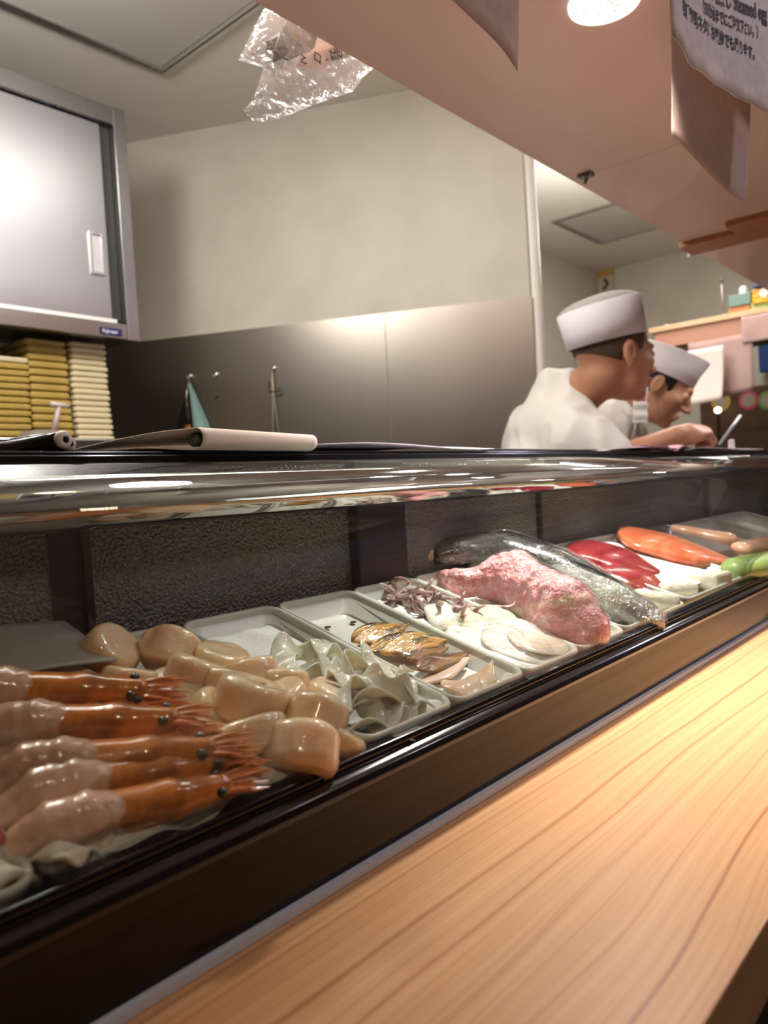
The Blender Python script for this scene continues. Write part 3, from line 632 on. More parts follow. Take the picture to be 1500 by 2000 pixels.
# translucent ribbons of flounder fin
M_rib = flesh('ribbon_flesh', (232, 228, 212), (214, 208, 186), 45, rough=0.24, sss=0.4, bump=0.0010, bscale=160, coat=0.45)
def ribbon(c, ang, L, Wd, seed, label, bend=0.7, ruf=0.006, arch=0.010, grp='pale fish ribbons heaped in their tray', m=None, th=0.0018, twist=0.9):
    """thin strip of fish: bent spine, one frilled edge, half-twisted so it stands on edge in places"""
    r = random.Random(seed); ph = [r.uniform(0, 6.28) for _ in range(8)]; c = Vector(c); n = 40
    sp = []; a = ang-bend*0.5; p = Vector((0, 0, 0))
    for i in range(n):
        t = i/(n-1); a = ang+bend*math.sin(t*3.1+ph[0])+0.35*math.sin(t*7+ph[1]); p = p+Vector((math.cos(a), math.sin(a), 0))*(L/(n-1)); sp.append((p.copy(), a))
    mid = sp[n//2][0]
    def fn(u, v):
        q, a = sp[min(n-1, int(u*(n-1)+0.5))]; w_ = Wd*(0.45+0.55*math.sin(math.pi*(0.08+0.84*u))); s_ = (v-0.5)*w_
        tw = twist*math.sin(u*4.2+ph[2])+0.5*math.sin(u*9+ph[3]); fr = ruf*(v**2)*math.sin(u*(20+6*math.sin(ph[4]))+ph[5])
        x = q.x-mid.x-math.sin(a)*s_*math.cos(tw)+math.cos(a)*fr*0.5; y = q.y-mid.y+math.cos(a)*s_*math.cos(tw)+math.sin(a)*fr*0.5
        z = arch*math.sin(math.pi*u)+s_*math.sin(tw)+fr*0.9+0.0025*math.sin(u*6+v*3+ph[6])
        return c+Vector((x, y, 0.305*y+max(z, -0.006+0.002*math.sin(u*9+v*4))))
    o = grid_obj('fish_slice', fn, n, 9, m or M_rib, thick=th, sub=1, origin=c); tag(o, label, 'fish slice', grp); return o
rb = [((0.4142, 0.4772, 0.9626), -0.1, 0.090, 0.024, 1, 'long pale ribbon lying rearmost on the white paper'),
      ((0.4432, 0.4588, 0.961), 0.7, 0.070, 0.022, 2, 'pale ribbon curl standing highest at the rear'),
      ((0.3985, 0.4424, 0.9559), -0.4, 0.085, 0.024, 3, 'pale ribbon running along the scallops'),
      ((0.4272, 0.4204, 0.9553), 0.3, 0.085, 0.026, 4, 'broad ribbon over the top of the pale heap'),
      ((0.4583, 0.4186, 0.9527), 1.0, 0.070, 0.024, 5, 'ribbon curl nearest the brown fillets'),
      ((0.3917, 0.4082, 0.9455), -0.3, 0.080, 0.024, 6, 'ribbon sagging to the front left of its tray'),
      ((0.4093, 0.3907, 0.9482), 0.2, 0.090, 0.028, 7, 'thick glossy ribbon across the middle'),
      ((0.4499, 0.3957, 0.9437), 0.9, 0.075, 0.024, 8, 'ribbon touching the fillet tray divider'),
      ((0.3958, 0.3867, 0.937), 0.1, 0.080, 0.024, 9, 'ribbon at the front left of the pale heap'),
      ((0.413, 0.3746, 0.9373), 0.5, 0.080, 0.026, 10, 'folded ribbon at the front middle of the pale heap'),
      ((0.4544, 0.3819, 0.9335), 1.2, 0.060, 0.022, 11, 'short ribbon on the crumpled paper'),
      ((0.3999, 0.3688, 0.9275), 0.2, 0.070, 0.022, 12, 'frilly ribbon nearest the front rail'),
      ((0.4061, 0.4084, 0.9536), 1.4, 0.060, 0.022, 13, 'upright frill in the middle of the pale heap'),
      ((0.4229, 0.3714, 0.9283), -0.4, 0.060, 0.020, 14, 'small ribbon end at the front right of the pale heap')]
for q in rb: ribbon(*q)

# paper liners
M_paper = mat('kitchen_paper', S((232, 232, 228)), 0.85, bump=0.0010, bscale=220, scale=200)
M_film2 = film_mat('fish_film', (1, 1, 1, 1), 0.07, 0.05, bump=0.012, scale=130, haze=0.02)
M_film = film_mat('cling_film', (1, 1, 1, 1), 0.05, 0.05, bump=0.005, scale=70, haze=0.02)
def sheet(c, wx, wy, h, seed, label, name='paper_liner', amp=0.002, mm=None, rot=0.0, cat='paper', grp=None, th=0.0006):
    r = random.Random(seed); ph = [r.uniform(0, 6) for _ in range(4)]; c = Vector(c)
    def fn(u, v):
        x = (u-0.5)*wx; y = (v-0.5)*wy; X = x*math.cos(rot)-y*math.sin(rot); Y = x*math.sin(rot)+y*math.cos(rot)
        e = max(abs(u-0.5), abs(v-0.5))*2
        z = h+amp*(math.sin(u*7+ph[0])*math.sin(v*6+ph[1])+0.6*math.sin(u*15+ph[2]+v*9))*(0.4+0.8*e)
        return c+Vector((X, Y, 0.305*Y+z))
    o = grid_obj(name, fn, 24, 24, mm or M_paper, thick=th, sub=0, origin=c); tag(o, label, cat, grp); return o
def liner(xc, yc, wx, wy, h, seed, label, amp=0.0012, rot=0.0): return sheet((xc, yc, pl(yc)-0.0185), wx, wy, h, seed, label, amp=amp, rot=rot)
liner(0.4265, 0.500, 0.086, 0.120, 0.0045, 3, 'blank white paper lining the rear of the fish ribbon tray', 0.0014)
liner(0.4400, 0.392, 0.092, 0.075, 0.0100, 4, 'crumpled white paper under the front of the fish ribbons', 0.0045, 0.3)
liner(0.5345, 0.425, 0.078, 0.130, 0.0030, 5, 'white paper under the brown fillets and clam slices', 0.0008)
liner(0.3170, 0.461, 0.080, 0.190, 0.0030, 6, 'white paper under the scallops', 0.0015)
liner(0.2450, 0.380, 0.120, 0.052, 0.0165, 7, 'white paper edge sticking out below the front prawn', 0.0040)
liner(0.6400, 0.408, 0.094, 0.110, 0.0085, 8, 'white wrapped paper under the pale squid slices', 0.0035)
liner(0.6400, 0.515, 0.080, 0.100, 0.0035, 9, 'white paper under the squid tentacles', 0.0012)
liner(0.7460, 0.400, 0.088, 0.100, 0.0060, 10, 'white paper below the minced tuna near the rail', 0.0030)
# folded white cloths
M_cloth = mat('white_cloth', S((222, 214, 196)), 0.8, bump=0.0012, bscale=160, scale=100, c2=S((210, 200, 180)))
def cloth_roll(pts, r, label, name='folded_cloth', m=None, cat='cloth', fl=0.6, seed=0, parent=None):
    P0 = np.array(pts, float)
    def f(P):
        d = None
        for a, b in zip(P0[:-1], P0[1:]):
            e = cap(P, a, b, r); d = e if d is None else smin(d, e, r*0.5)
        return d+r*0.28*lump(P, 1.4/r, seed)+r*0.05*lump(P, 5/r, seed+3)
    lo = P0.min(0)-r*1.5; hi = P0.max(0)+r*1.5
    me = blob(name, f, tuple(lo), tuple(hi), max(r/7, 0.0014), None, data_only=True); c = Vector(P0.mean(0))
    me.transform(Matrix.Translation(-c)); o = link(name, me, m or M_cloth, parent, True, c); tag(o, label, cat); return o
crf_ = sheet((0.176, 0.372, pl(0.372, 0.004)), 0.048, 0.036, 0.0, 4, 'small crumpled white cloth corner at the front of the prawn tray', name='folded_cloth', amp=0.0065, mm=M_cloth, cat='cloth', th=0.002, rot=0.4)
cloth_roll([(0.2597, 0.5396, 0.9916), (0.2575, 0.5023, 0.9802)], 0.006, 'rolled white cloth edge behind the rearmost prawn', seed=2)
sheet((0.105, 0.415, pl(0.415, -0.004)), 0.085, 0.120, 0.0, 9, 'folded white cloth in the far left tray', name='folded_cloth', amp=0.0065, mm=M_cloth, cat='cloth', th=0.004, rot=0.1)
rm = cloth_roll([(0.1418, 0.3834, 0.952), (0.1435, 0.3784, 0.9464)], 0.004, 'red scrap on the white cloth at the left edge', name='red_scrap', m=mat('red_scrap', S((170, 40, 40)), 0.5), cat='scrap', seed=5)
# grey lid resting behind the prawns
def lidf(u, v):
    c = Vector((0.2324, 0.5414, 0.9982)); x = (u-0.5)*0.135; y = (v-0.5)*0.075
    return c+Vector((x-0.02, y, 0.305*y+0.006*math.cos((u-.5)*3)+0.003))
o = grid_obj('tray_lid', lidf, 12, 12, film_mat('frosted_lid', (0.9, 0.9, 0.86, 1), 0.05, 0.4, bump=0, haze=0.75, hazecol=S((176, 172, 160))), thick=0.0015, origin=(0.2324, 0.5414, 0.9982)); tag(o, 'frosted grey plastic sheet behind the prawns at the left edge', 'lid')

# brown fillets: leaf shapes with dark skin along one edge
M_fil = mat('fillet_brown', S((202, 146, 72)), 0.25, c2=S((70, 48, 22)), scale=70, stretch=(0.35, 1.6, 1), ramp=(0.50, 0.64), coat=0.5, sss=0.1, bump=0.003, bscale=170)
M_fil2 = mat('fillet_dark', S((92, 66, 34)), 0.15, c2=S((168, 122, 62)), scale=22, stretch=(0.6, 3, 1), ramp=(0.45, 0.7), coat=0.4, sss=0.05, bump=0.003, bscale=190)
def leaf(name, a, b, wd, th, m, label, seed, cat='fish fillet', grp=None, curl=0.004, blunt=1.0, up=0.0):
    a = Vector(a); b = Vector(b); L = (b-a).length; r = random.Random(seed); ph = r.uniform(0, 6)
    def half(s):
        return wd/2*(math.sin(math.pi*min(max(s, 0.0), 1.0)**0.8)**blunt)*(1+0.08*math.sin(s*11+ph))+0.0008
    x = (b-a).normalized(); z = Vector((0, -math.sin(SL), math.cos(SL))); y = z.cross(x).normalized()
    nu, nv = 26, 12; vs = []; c = (a+b)/2
    for i in range(nu):
        s = i/(nu-1); h = half(s)
        for j in range(nv):
            an = 2*math.pi*j/nv; yy = h*math.copysign(abs(math.cos(an))**0.7, math.cos(an)); zz = th/2*math.copysign(abs(math.sin(an))**0.7, math.sin(an))*(0.35+0.65*math.sin(math.pi*s))
            p = a+x*(L*s)+y*yy+z*(zz+curl*math.sin(s*4+ph)*0.6+curl*(yy/max(wd, 1e-6))*2*math.sin(s*3+ph)+up*s*s)
            vs.append(tuple(p-c))
    fs = [(i*nv+j, i*nv+(j+1) % nv, (i+1)*nv+(j+1) % nv, (i+1)*nv+j) for i in range(nu-1) for j in range(nv)]+[tuple(range(nv))[::-1], tuple(range((nu-1)*nv, nu*nv))]
    me = bpy.data.meshes.new(name); me.from_pydata(vs, [], fs); me.update(); o = link(name, me, m, None, True, c); tag(o, label, cat, grp); return o
G = 'brown glazed fillets in the drain tray'
leaf('fish_fillet', (0.4989, 0.4844, 0.9628), (0.5736, 0.4764, 0.9643), 0.030, 0.006, M_fil, 'rear brown fillet with its tail tip curling up', 1, grp=G, up=0.008)
leaf('fish_fillet', (0.4947, 0.4626, 0.9581), (0.582, 0.4387, 0.9538), 0.032, 0.008, M_fil, 'middle brown fillet with a golden front edge', 2, grp=G)
leaf('fish_fillet', (0.5135, 0.4433, 0.9502), (0.5736, 0.4304, 0.9503), 0.030, 0.007, M_fil2, 'dark fillet crossing under the middle one', 3, grp=G)
leaf('fish_fillet', (0.5069, 0.417, 0.9422), (0.5918, 0.4166, 0.9461), 0.024, 0.006, M_fil2, 'front dark fillet with a thin straight tail', 4, grp=G)
M_pk = flesh('pink_slice', (226, 186, 168), (236, 206, 186), 30, sss=0.4, coat=0.4)
leaf('fish_slice', (0.4992, 0.4097, 0.936), (0.5724, 0.4076, 0.9394), 0.026, 0.006, M_pk, 'pale pink slice under the front dark fillet', 5, 'fish slice')
M_shl = flesh('shell_slice', (226, 184, 152), (238, 212, 184), 40, sss=0.3, coat=0.3, bump=0.0012, bscale=90)
leaf('clam_slice', (0.515, 0.3927, 0.9388), (0.5212, 0.3629, 0.9237), 0.042, 0.006, M_shl, 'broad beige clam slice near the rail', 6, 'clam slice', curl=0.006, blunt=0.6)
leaf('clam_slice', (0.5203, 0.37, 0.9239), (0.5591, 0.3724, 0.9466), 0.024, 0.005, M_shl, 'narrow clam slice standing up with a pointed tip', 7, 'clam slice', curl=0.006)

# squid tentacle heap (one uncountable tangle) and slices
M_ten = flesh('tentacle', (214, 192, 184), (150, 116, 112), 80, rough=0.15, sss=0.25, bump=0.0014, bscale=200, coat=0.9, ramp=(0.4, 0.6))
r = random.Random(12); cu_ = MB((0.669, 0.5205, 0.9718))
A = Vector((0.6467, 0.5564, 0.9847)); B = Vector((0.6836, 0.4668, 0.9574)); n_ = Vector((0, -math.sin(SL), math.cos(SL)))
for q in range(60):
    t = r.random(); base = A.lerp(B, t)+Vector((r.uniform(-.022, .022), r.uniform(-.012, .012), 0)); base.z = pl(base.y, -0.014)+r.uniform(0, 0.013)
    p = [base.copy()]; d = Vector((r.uniform(-1, 1), r.uniform(-1, 1), 0)).normalized()
    for s in range(6):
        d = (d+Vector((r.uniform(-.8, .8), r.uniform(-.8, .8), r.uniform(-.5, .5)))).normalized(); p.append(p[-1]+d*0.0062)
    for s in range(len(p)): p[s].z = max(p[s].z, pl(p[s].y, -0.015)); 
    cu_.tube(p, [0.0036, 0.0036, 0.0032, 0.0029, 0.0024, 0.0019, 0.0010], 7)
def mass(P):
    d = None
    for q in range(9):
        t = q/8; c = A.lerp(B, t); c = np.array((c.x+0.006*math.sin(q*2.1), c.y+0.010*math.cos(q*1.7), pl(c.y, -0.012))); e = ell(P, c, (.017, .013, .009)); d = e if d is None else smin(d, e, .006)
    return d+0.0028*lump(P, 240, 4)+0.0014*lump(P, 520, 6)
mm_ = blob('mass', mass, (min(A.x, B.x)-.03, min(A.y, B.y)-.04, 0.93), (max(A.x, B.x)+.03, max(A.y, B.y)+.04, 1.03), 0.0017, None, data_only=True)
cu_.add([v.co for v in mm_.vertices], [tuple(p.vertices) for p in mm_.polygons])
o = cu_.build('squid_tentacles', M_ten, smooth=True); tag(o, 'glistening grey-pink tangle of squid tentacles at the rear of its tray', 'squid', kind='stuff')
M_sq = flesh('squid_pale', (238, 232, 222), (226, 216, 204), 20, rough=0.2, sss=0.45, bump=0.0004, coat=0.5)
M_sq2 = flesh('squid_cream', (232, 216, 196), (222, 202, 180), 20, rough=0.2, sss=0.45, bump=0.0004, coat=0.5)
G = 'pale squid slices overlapping in their tray'
def disc(name, c, rx, ry, th, rot, m, label, cat, grp, seed, tilt=0.0, dome=0.0012):
    r = random.Random(seed); ph = [r.uniform(0, 6) for _ in range(3)]; c = Vector(c); vs = []; nr, ns = 8, 36
    prof = [(0.0, th), (0.3, th), (0.6, th*0.98), (0.85, th*0.85), (0.97, th*0.5), (1.0, 0.0), (0.96, -th*0.3), (0.5, -th*0.3)]
    for t, z in prof:
        for k_ in range(ns):
            a = 2*math.pi*k_/ns; w_ = 1+0.07*math.sin(2*a+ph[0])+0.05*math.sin(3*a+ph[1]); x = rx*t*w_*math.cos(a); y = ry*t*w_*math.sin(a)
            X = x*math.cos(rot)-y*math.sin(rot); Y = x*math.sin(rot)+y*math.cos(rot); vs.append((X, Y, z+0.305*Y+dome*(1-t*t)+tilt*x+0.0008*math.sin(X*160+ph[2])))
    fs = [(i*ns+k_, i*ns+(k_+1) % ns, (i+1)*ns+(k_+1) % ns, (i+1)*ns+k_) for i in range(nr-1) for k_ in range(ns)]+[tuple(range((nr-1)*ns, nr*ns))]
    me = bpy.data.meshes.new(name); me.from_pydata(vs, [], fs); me.update(); o = link(name, me, m, None, True, c); tag(o, label, cat, grp); return o
disc('squid_slice', (0.6453, 0.4913, 0.9649), 0.024, 0.020, 0.003, 0.6, M_sq, 'small white squid piece leaning on the tentacles', 'squid slice', G, 1, 0.3)
disc('squid_slice', (0.6576, 0.472, 0.957), 0.034, 0.034, 0.003, 0.2, M_sq2, 'cream slice in front of the tentacles', 'squid slice', G, 2, 0.1)
disc('squid_slice', (0.6664, 0.4442, 0.9515), 0.036, 0.036, 0.003, 0.5, M_sq2, 'tan rounded slice second from the front', 'squid slice', G, 3, 0.25)
disc('squid_slice', (0.6616, 0.4029, 0.9409), 0.043, 0.046, 0.003, 0.5, M_sq, 'large white front slice with a bluish edge', 'squid slice', G, 4, 0.1)
disc('squid_slice', (0.6622, 0.3871, 0.9401), 0.026, 0.028, 0.002, 0.4, M_sq2, 'cream oval on top of the large white slice', 'squid slice', G, 5, 0.05)
# loose film over the squid tray
def wrapf(u, v):
    x = 0.592+0.096*u; y = 0.362+0.115*v; h = -0.004+0.012*math.sin(math.pi*u)*math.sin(math.pi*min(1, v*1.2))**0.5
    return (x, y, pl(y, h)+0.0012*math.sin(u*23+v*17)+0.0010*math.sin(u*41-v*29))
o = grid_obj('cling_film_sheet', wrapf, 40, 40, M_film, thick=0.0, origin=(0.64, 0.42, 0.95)); tag(o, 'clear cling film stretched over the front of the squid tray', 'cling film')

# minced pink tuna in film
M_neg = mat('minced_tuna', S((244, 160, 164)), 0.35, c2=S((250, 194, 194)), scale=110, sss=0.3, sssr=(0.006,), bump=0.005, bscale=170, coat=0.4, ramp=(0.42, 0.60))
NA, NB, NC, ND = (0.7285, 0.5199, 0.9856), (0.7769, 0.4839, 0.9866), (0.7355, 0.397, 0.9561), (0.7335, 0.3731, 0.9428)
def negf(P):
    d = smin(cap(P, NA, NB, 0.016, 0.030), cap(P, NB, NC, 0.030, 0.036), 0.012); d = smin(d, cap(P, NC, ND, 0.036, 0.026), 0.012)
    d = smin(d, cap(P, (0.7497, 0.5689, 0.9906), NA, 0.008, 0.012), 0.006)
    return d
def floorcut(P, d, h=-0.017):  # never below the tray floor
    pz = (P[..., 2]-(0.931+0.305*(P[..., 1]-0.354)+h)); return smax(d, -pz, 0.003)
ng = empty('minced_tuna', NB); tag(ng, 'lumpy pink mound of minced tuna half wrapped in cling film', 'minced fish')
lo = (0.66, 0.33, 0.90); hi = (0.86, 0.60, 1.06)
me = blob('tuna_mince', lambda P: floorcut(P, negf(P)+0.0050*lump(P, 100, 2)+0.0034*lump(P, 330, 5)), lo, hi, 0.0022, None, data_only=True); me.transform(Matrix.Translation(-Vector(NB)))
link('tuna_mince', me, M_neg, ng, True)
me = blob('film_wrap', lambda P: smax(floorcut(P, negf(P)-0.0035+0.0028*lump(P, 60, 9)+0.0012*lump(P, 260, 4), -0.0155), -((P-np.array((0.7354, 0.4825, 0.9802)))@np.array([0.75, -0.66, 0.0])), 0.002), lo, hi, 0.0025, None, data_only=True); me.transform(Matrix.Translation(-Vector(NB)))
link('film_wrap', me, M_film, ng, True)

# two dark whole fish in film
M_fish = mat('fish_skin_dark', S((20, 20, 17)), 0.22, c2=S((48, 45, 35)), scale=30, stretch=(1, 1, 1), coat=0.8, bump=0.0008, bscale=260)
M_fish2 = mat('fish_skin_silver', S((178, 176, 168)), 0.22, 0.35, c2=S((70, 68, 58)), scale=40, ramp=(0.52, 0.72), coat=0.8, bump=0.0040, bscale=300)
M_belly = flesh('fish_belly', (196, 178, 150), (160, 140, 112), 30)
def whole_fish(pts, rr, m, label, flat=0.75, tail=True, seed=0):
    pts = [Vector(p) for p in pts]; c = sum(pts, Vector())/len(pts); root = empty('whole_fish', c); tag(root, label, 'fish')
    mb = MB(c); seg = 18; vs = []; fs = []; n = 40; up0 = n_
    def at(t):
        k_ = min(int(t*(len(pts)-1)), len(pts)-2); f_ = t*(len(pts)-1)-k_; return pts[k_].lerp(pts[k_+1], f_*f_*(3-2*f_)*0.4+f_*0.6)
    for i in range(n):
        t = i/(n-1); p = at(t); d = (at(min(1, t+.02))-at(max(0, t-.02))).normalized(); y = up0.cross(d).normalized(); z = d.cross(y)
        k_ = t*(len(rr)-1); a_ = int(min(k_, len(rr)-2)); rad = rr[a_]+(rr[a_+1]-rr[a_])*(k_-a_)
        for q in range(seg):
            an = 2*math.pi*q/seg; vs.append(p+y*rad*math.cos(an)+z*rad*flat*math.sin(an)*(0.8 if math.sin(an) < 0 else 1))
    fs = [(i*seg+q, i*seg+(q+1) % seg, (i+1)*seg+(q+1) % seg, (i+1)*seg+q) for i in range(n-1) for q in range(seg)]+[tuple(range(seg))[::-1], tuple(range((n-1)*seg, n*seg))]
    b_ = mb.add(vs, fs).build('fish_body', m, root, True, subsurf=1)
    # fins
    def fin(t0, t1, hgt, sgn, nm):
        vs = []
        for i in range(7):
            t = t0+(t1-t0)*i/6; p = at(t); d = (at(min(1, t+.02))-at(max(0, t-.02))).normalized(); y = up0.cross(d).normalized(); z = d.cross(y)
            k_ = t*(len(rr)-1); a_ = int(min(k_, len(rr)-2)); rad = rr[a_]+(rr[a_+1]-rr[a_])*(k_-a_)
            b0 = p+z*rad*flat*0.9*(1 if sgn > 0 else 0.2)+y*(0 if sgn > 0 else rad*0.9); up = (z if sgn > 0 else y)
            hh = hgt*math.sin(math.pi*(i+0.6)/7.2)*(1+0.15*(i % 2)); vs += [b0, b0+up*hh+d*0.004, b0+d*0.0, b0+up*hh+d*0.004+y*0.0008]
        mbf = MB(c); fs = []
        for i in range(6):
            a0 = i*4; fs += [(a0, a0+1, a0+5, a0+4)]
        o = mbf.add(vs, fs).build(nm, M_fish, root, True); md = o.modifiers.new('t', 'SOLIDIFY'); md.thickness = 0.0008
    fin(0.25, 0.6, 0.008, 1, 'dorsal_fin'); 
    if tail:
        p = at(0); d = (at(0)-at(0.05)).normalized(); y = up0.cross(d).normalized()
        tm_ = MB(c).add([p-y*0.008, p+y*0.008, p+d*0.035+y*0.028+n_*0.004, p+d*0.022, p+d*0.035-y*0.028+n_*0.012], [(0, 1, 2, 3), (0, 3, 4)]).build('tail_fin', M_fish, root)
        md = tm_.modifiers.new('t', 'SOLIDIFY'); md.thickness = 0.0016
    # film over it
    vs2 = []
    for i in range(n):
        t = 0.04+0.92*i/(n-1); p = at(t); d = (at(min(1, t+.02))-at(max(0, t-.02))).normalized(); y = up0.cross(d).normalized(); z = d.cross(y)
        k_ = t*(len(rr)-1); a_ = int(min(k_, len(rr)-2)); rad = rr[a_]+(rr[a_+1]-rr[a_])*(k_-a_)+0.0028
        for q in range(13):
            an = math.pi*(-0.15+1.3*q/12); j = 0.0014*math.sin(i*1.9+q*2.3+seed)+0.0010*math.sin(i*4.1-q*1.3); vs2.append(p+y*(rad+j)*math.cos(an)+z*(rad+j)*flat*math.sin(an))
    MB(c).add(vs2, [(i*13+q, i*13+q+1, (i+1)*13+q+1, (i+1)*13+q) for i in range(n-1) for q in range(12)]).build('film_wrap', M_film2, root, True)
    return root
whole_fish([(0.7563, 0.5899, 1.0129), (0.7855, 0.5711, 1.0192), (0.8613, 0.5537, 1.0119), (0.8843, 0.4869, 0.9875), (0.875, 0.4169, 0.9562), (0.8567, 0.3718, 0.9284)], [0.016, 0.026, 0.032, 0.035, 0.034, 0.024], M_fish, 'dark whole fish wrapped in film behind the minced tuna', tail=False, seed=1)
whole_fish([(0.8827, 0.5964, 1.0109), (0.893, 0.5384, 0.9992), (0.8644, 0.4569, 0.9764), (0.8557, 0.3938, 0.9551), (0.8635, 0.3596, 0.9347), (0.8543, 0.3486, 0.9234)], [0.010, 0.020, 0.026, 0.028, 0.024, 0.016], M_fish2, 'silver-scaled whole fish in film between the dark fish and the red tuna', tail=True, seed=2)
o = MB((0.7807, 0.6026, 1.0168)).tube([(0.7793, 0.5814, 1.0354), (0.7748, 0.5867, 1.028), (0.7462, 0.5867, 1.016), (0.7456, 0.5821, 1.0066)], [0.001, 0.006, 0.010, 0.008], 10).build('fish_tail', M_belly, smooth=True, subsurf=1); tag(o, 'folded beige fish tail at the rear end of the dark fish', 'fish tail')

# red tuna block on its own white tray, salmon tray, green parcel
def big_tray(xa, xb, label, m, h=0.0, y0=0.357, y1=0.572):
    tv2, tf2 = tray_mesh(xb-xa, y0, y1, 0.022); me = bpy.data.meshes.new('serving_tray'); me.from_pydata(tv2, [], tf2); me.update(); me.materials.append(m); me.polygons.foreach_set('use_smooth', [True]*len(me.polygons))
    o = bpy.data.objects.new('serving_tray', me); COL.objects.link(o); yc = (y0+y1)/2; o.location = ((xa+xb)/2, yc, pl(yc)+h); o.rotation_euler = (SL, 0, 0); tag(o, label, 'tray', 'white trays in the display case')
big_tray(0.802, 0.990, 'wide tray under the two whole fish', M_tray)
big_tray(0.996, 1.255, 'wide tray lined with paper under the red tuna', M_tray, 0.004)
M_clear = mat('clear_steel_tray', (0.60, 0.60, 0.60), 0.25, 1.0)
big_tray(1.262, 1.50, 'steel tray holding the orange salmon', M_clear, 0.002)
big_tray(1.508, 1.74, 'tray beside the salmon holding pinkish fillets', M_tray)
big_tray(1.748, 1.98, 'tray at the dim far end of the case', M_tray)
sheet((1.1078, 0.4829, 0.9603), 0.235, 0.19, 0.006, 11, 'grey-white paper spread under the red tuna', amp=0.002)
M_sal = flesh('salmon', (206, 92, 52), (222, 132, 94), 16, rough=0.28, sss=0.3, bump=0.0004, coat=0.4, stretch=(0.5, 4, 1))
M_tuna = flesh('tuna_red', (128, 26, 34), (160, 52, 56), 18, rough=0.25, sss=0.3, bump=0.0006, bscale=60, coat=0.5, stretch=(0.6, 3, 1))
def slab(name, pts, r, m, label, cat, flat=0.6, seed=0, k=0.006):
    P0 = [np.array(p, float) for p in pts]; rs = r if isinstance(r, list) else [r]*len(pts)
    nn = np.array([0, -math.sin(SL), math.cos(SL)])
    def f(P):
        d = None
        for i in range(len(P0)-1):
            a, b = P0[i], P0[i+1]
            Q = P-a; h_ = Q@nn; Q2 = P+np.multiply.outer(h_, nn)*(1/flat-1); b2 = b+nn*((b-a)@nn)*(1/flat-1)
            e = cap(Q2, a, b2, rs[i], rs[i+1])*0.8; d = e if d is None else smin(d, e, k)
        return d+0.0016*lump(P, 90, seed)
    A_ = np.array(P0); lo_ = A_.min(0)-max(rs)*1.3; hi_ = A_.max(0)+max(rs)*1.3
    me = blob(name, f, tuple(lo_), tuple(hi_), 0.0026, None, data_only=True); c = Vector(A_.mean(0)); me.transform(Matrix.Translation(-c)); o = link(name, me, m, None, True, c); tag(o, label, cat); return o
leaf('tuna_block', (1.0735, 0.5663, 0.9958), (1.1046, 0.4351, 0.9557), 0.115, 0.024, M_tuna, 'upper red tuna block, pointed at its front end', 1, 'tuna', curl=0.004, blunt=0.45)
leaf('tuna_block', (1.0135, 0.5026, 0.9723), (1.0141, 0.3967, 0.94), 0.085, 0.026, M_tuna, 'lower darker tuna block in front of the upper one', 2, 'tuna', curl=0.004, blunt=0.45)
leaf('salmon_fillet', (1.2277, 0.5546, 1.0002), (1.3293, 0.4066, 0.9491), 0.150, 0.030, M_sal, 'orange salmon fillet in its steel tray', 3, 'salmon', curl=0.003, blunt=0.35)
M_grn = mat('green_wrap', S((138, 162, 84)), 0.4, c2=S((154, 178, 106)), scale=10, coat=0.3)
slab('green_parcel', [(1.2421, 0.3693, 0.9457), (1.4122, 0.3455, 0.9384)], [0.024, 0.026], M_grn, 'green wrapped parcel at the right end near the rail', 'parcel', 0.8, seed=4)
M_beige = flesh('far_fillet', (206, 150, 118), (226, 180, 150), 20)
slab('fish_fillet', [(1.3726, 0.3983, 0.9645), (1.5696, 0.3738, 0.957)], [0.020, 0.026], M_beige, 'pinkish fillet beyond the salmon', 'fish fillet', 0.6, seed=5)
slab('fish_fillet', [(1.4285, 0.5297, 0.9966), (1.4512, 0.4466, 0.9752)], [0.012, 0.020], M_beige, 'long pale fillet lying behind the salmon', 'fish fillet', 0.6, seed=6)
cloth_roll([(0.9446, 0.4001, 0.9431), (0.9703, 0.3709, 0.9342)], 0.011, 'folded white cloth in front of the red tuna', seed=11)
cloth_roll([(1.0237, 0.3973, 0.9442), (1.0691, 0.3793, 0.9387)], 0.010, 'soft white cloth fold right of the tuna', seed=13)
cloth_roll([(0.8864, 0.3989, 0.9347), (0.9194, 0.3966, 0.936)], 0.008, 'curled white paper tip beside the silver fish head', seed=14)
q0 = Vector((1.1552, 0.3832, 0.9419)); o = MB(q0).prism([(q0.x-0.028, q0.y-0.020), (q0.x+0.018, q0.y-0.028), (q0.x+0.030, q0.y+0.018), (q0.x-0.016, q0.y+0.028)], 'z', q0.z-0.012, q0.z+0.010).build('folded_napkin', M_cloth, bevel=0.004); tag(o, 'stiff folded square napkin between tuna and green parcel', 'napkin')
# ------------------------------------------------------------ things on the case ledge
LZ = 1.1472
M_sheet = mat('order_paper', S((226, 208, 192)), 0.7, bump=0.0004, bscale=30, scale=20)
M_pinkp = mat('pink_paper', S((222, 196, 200)), 0.7)
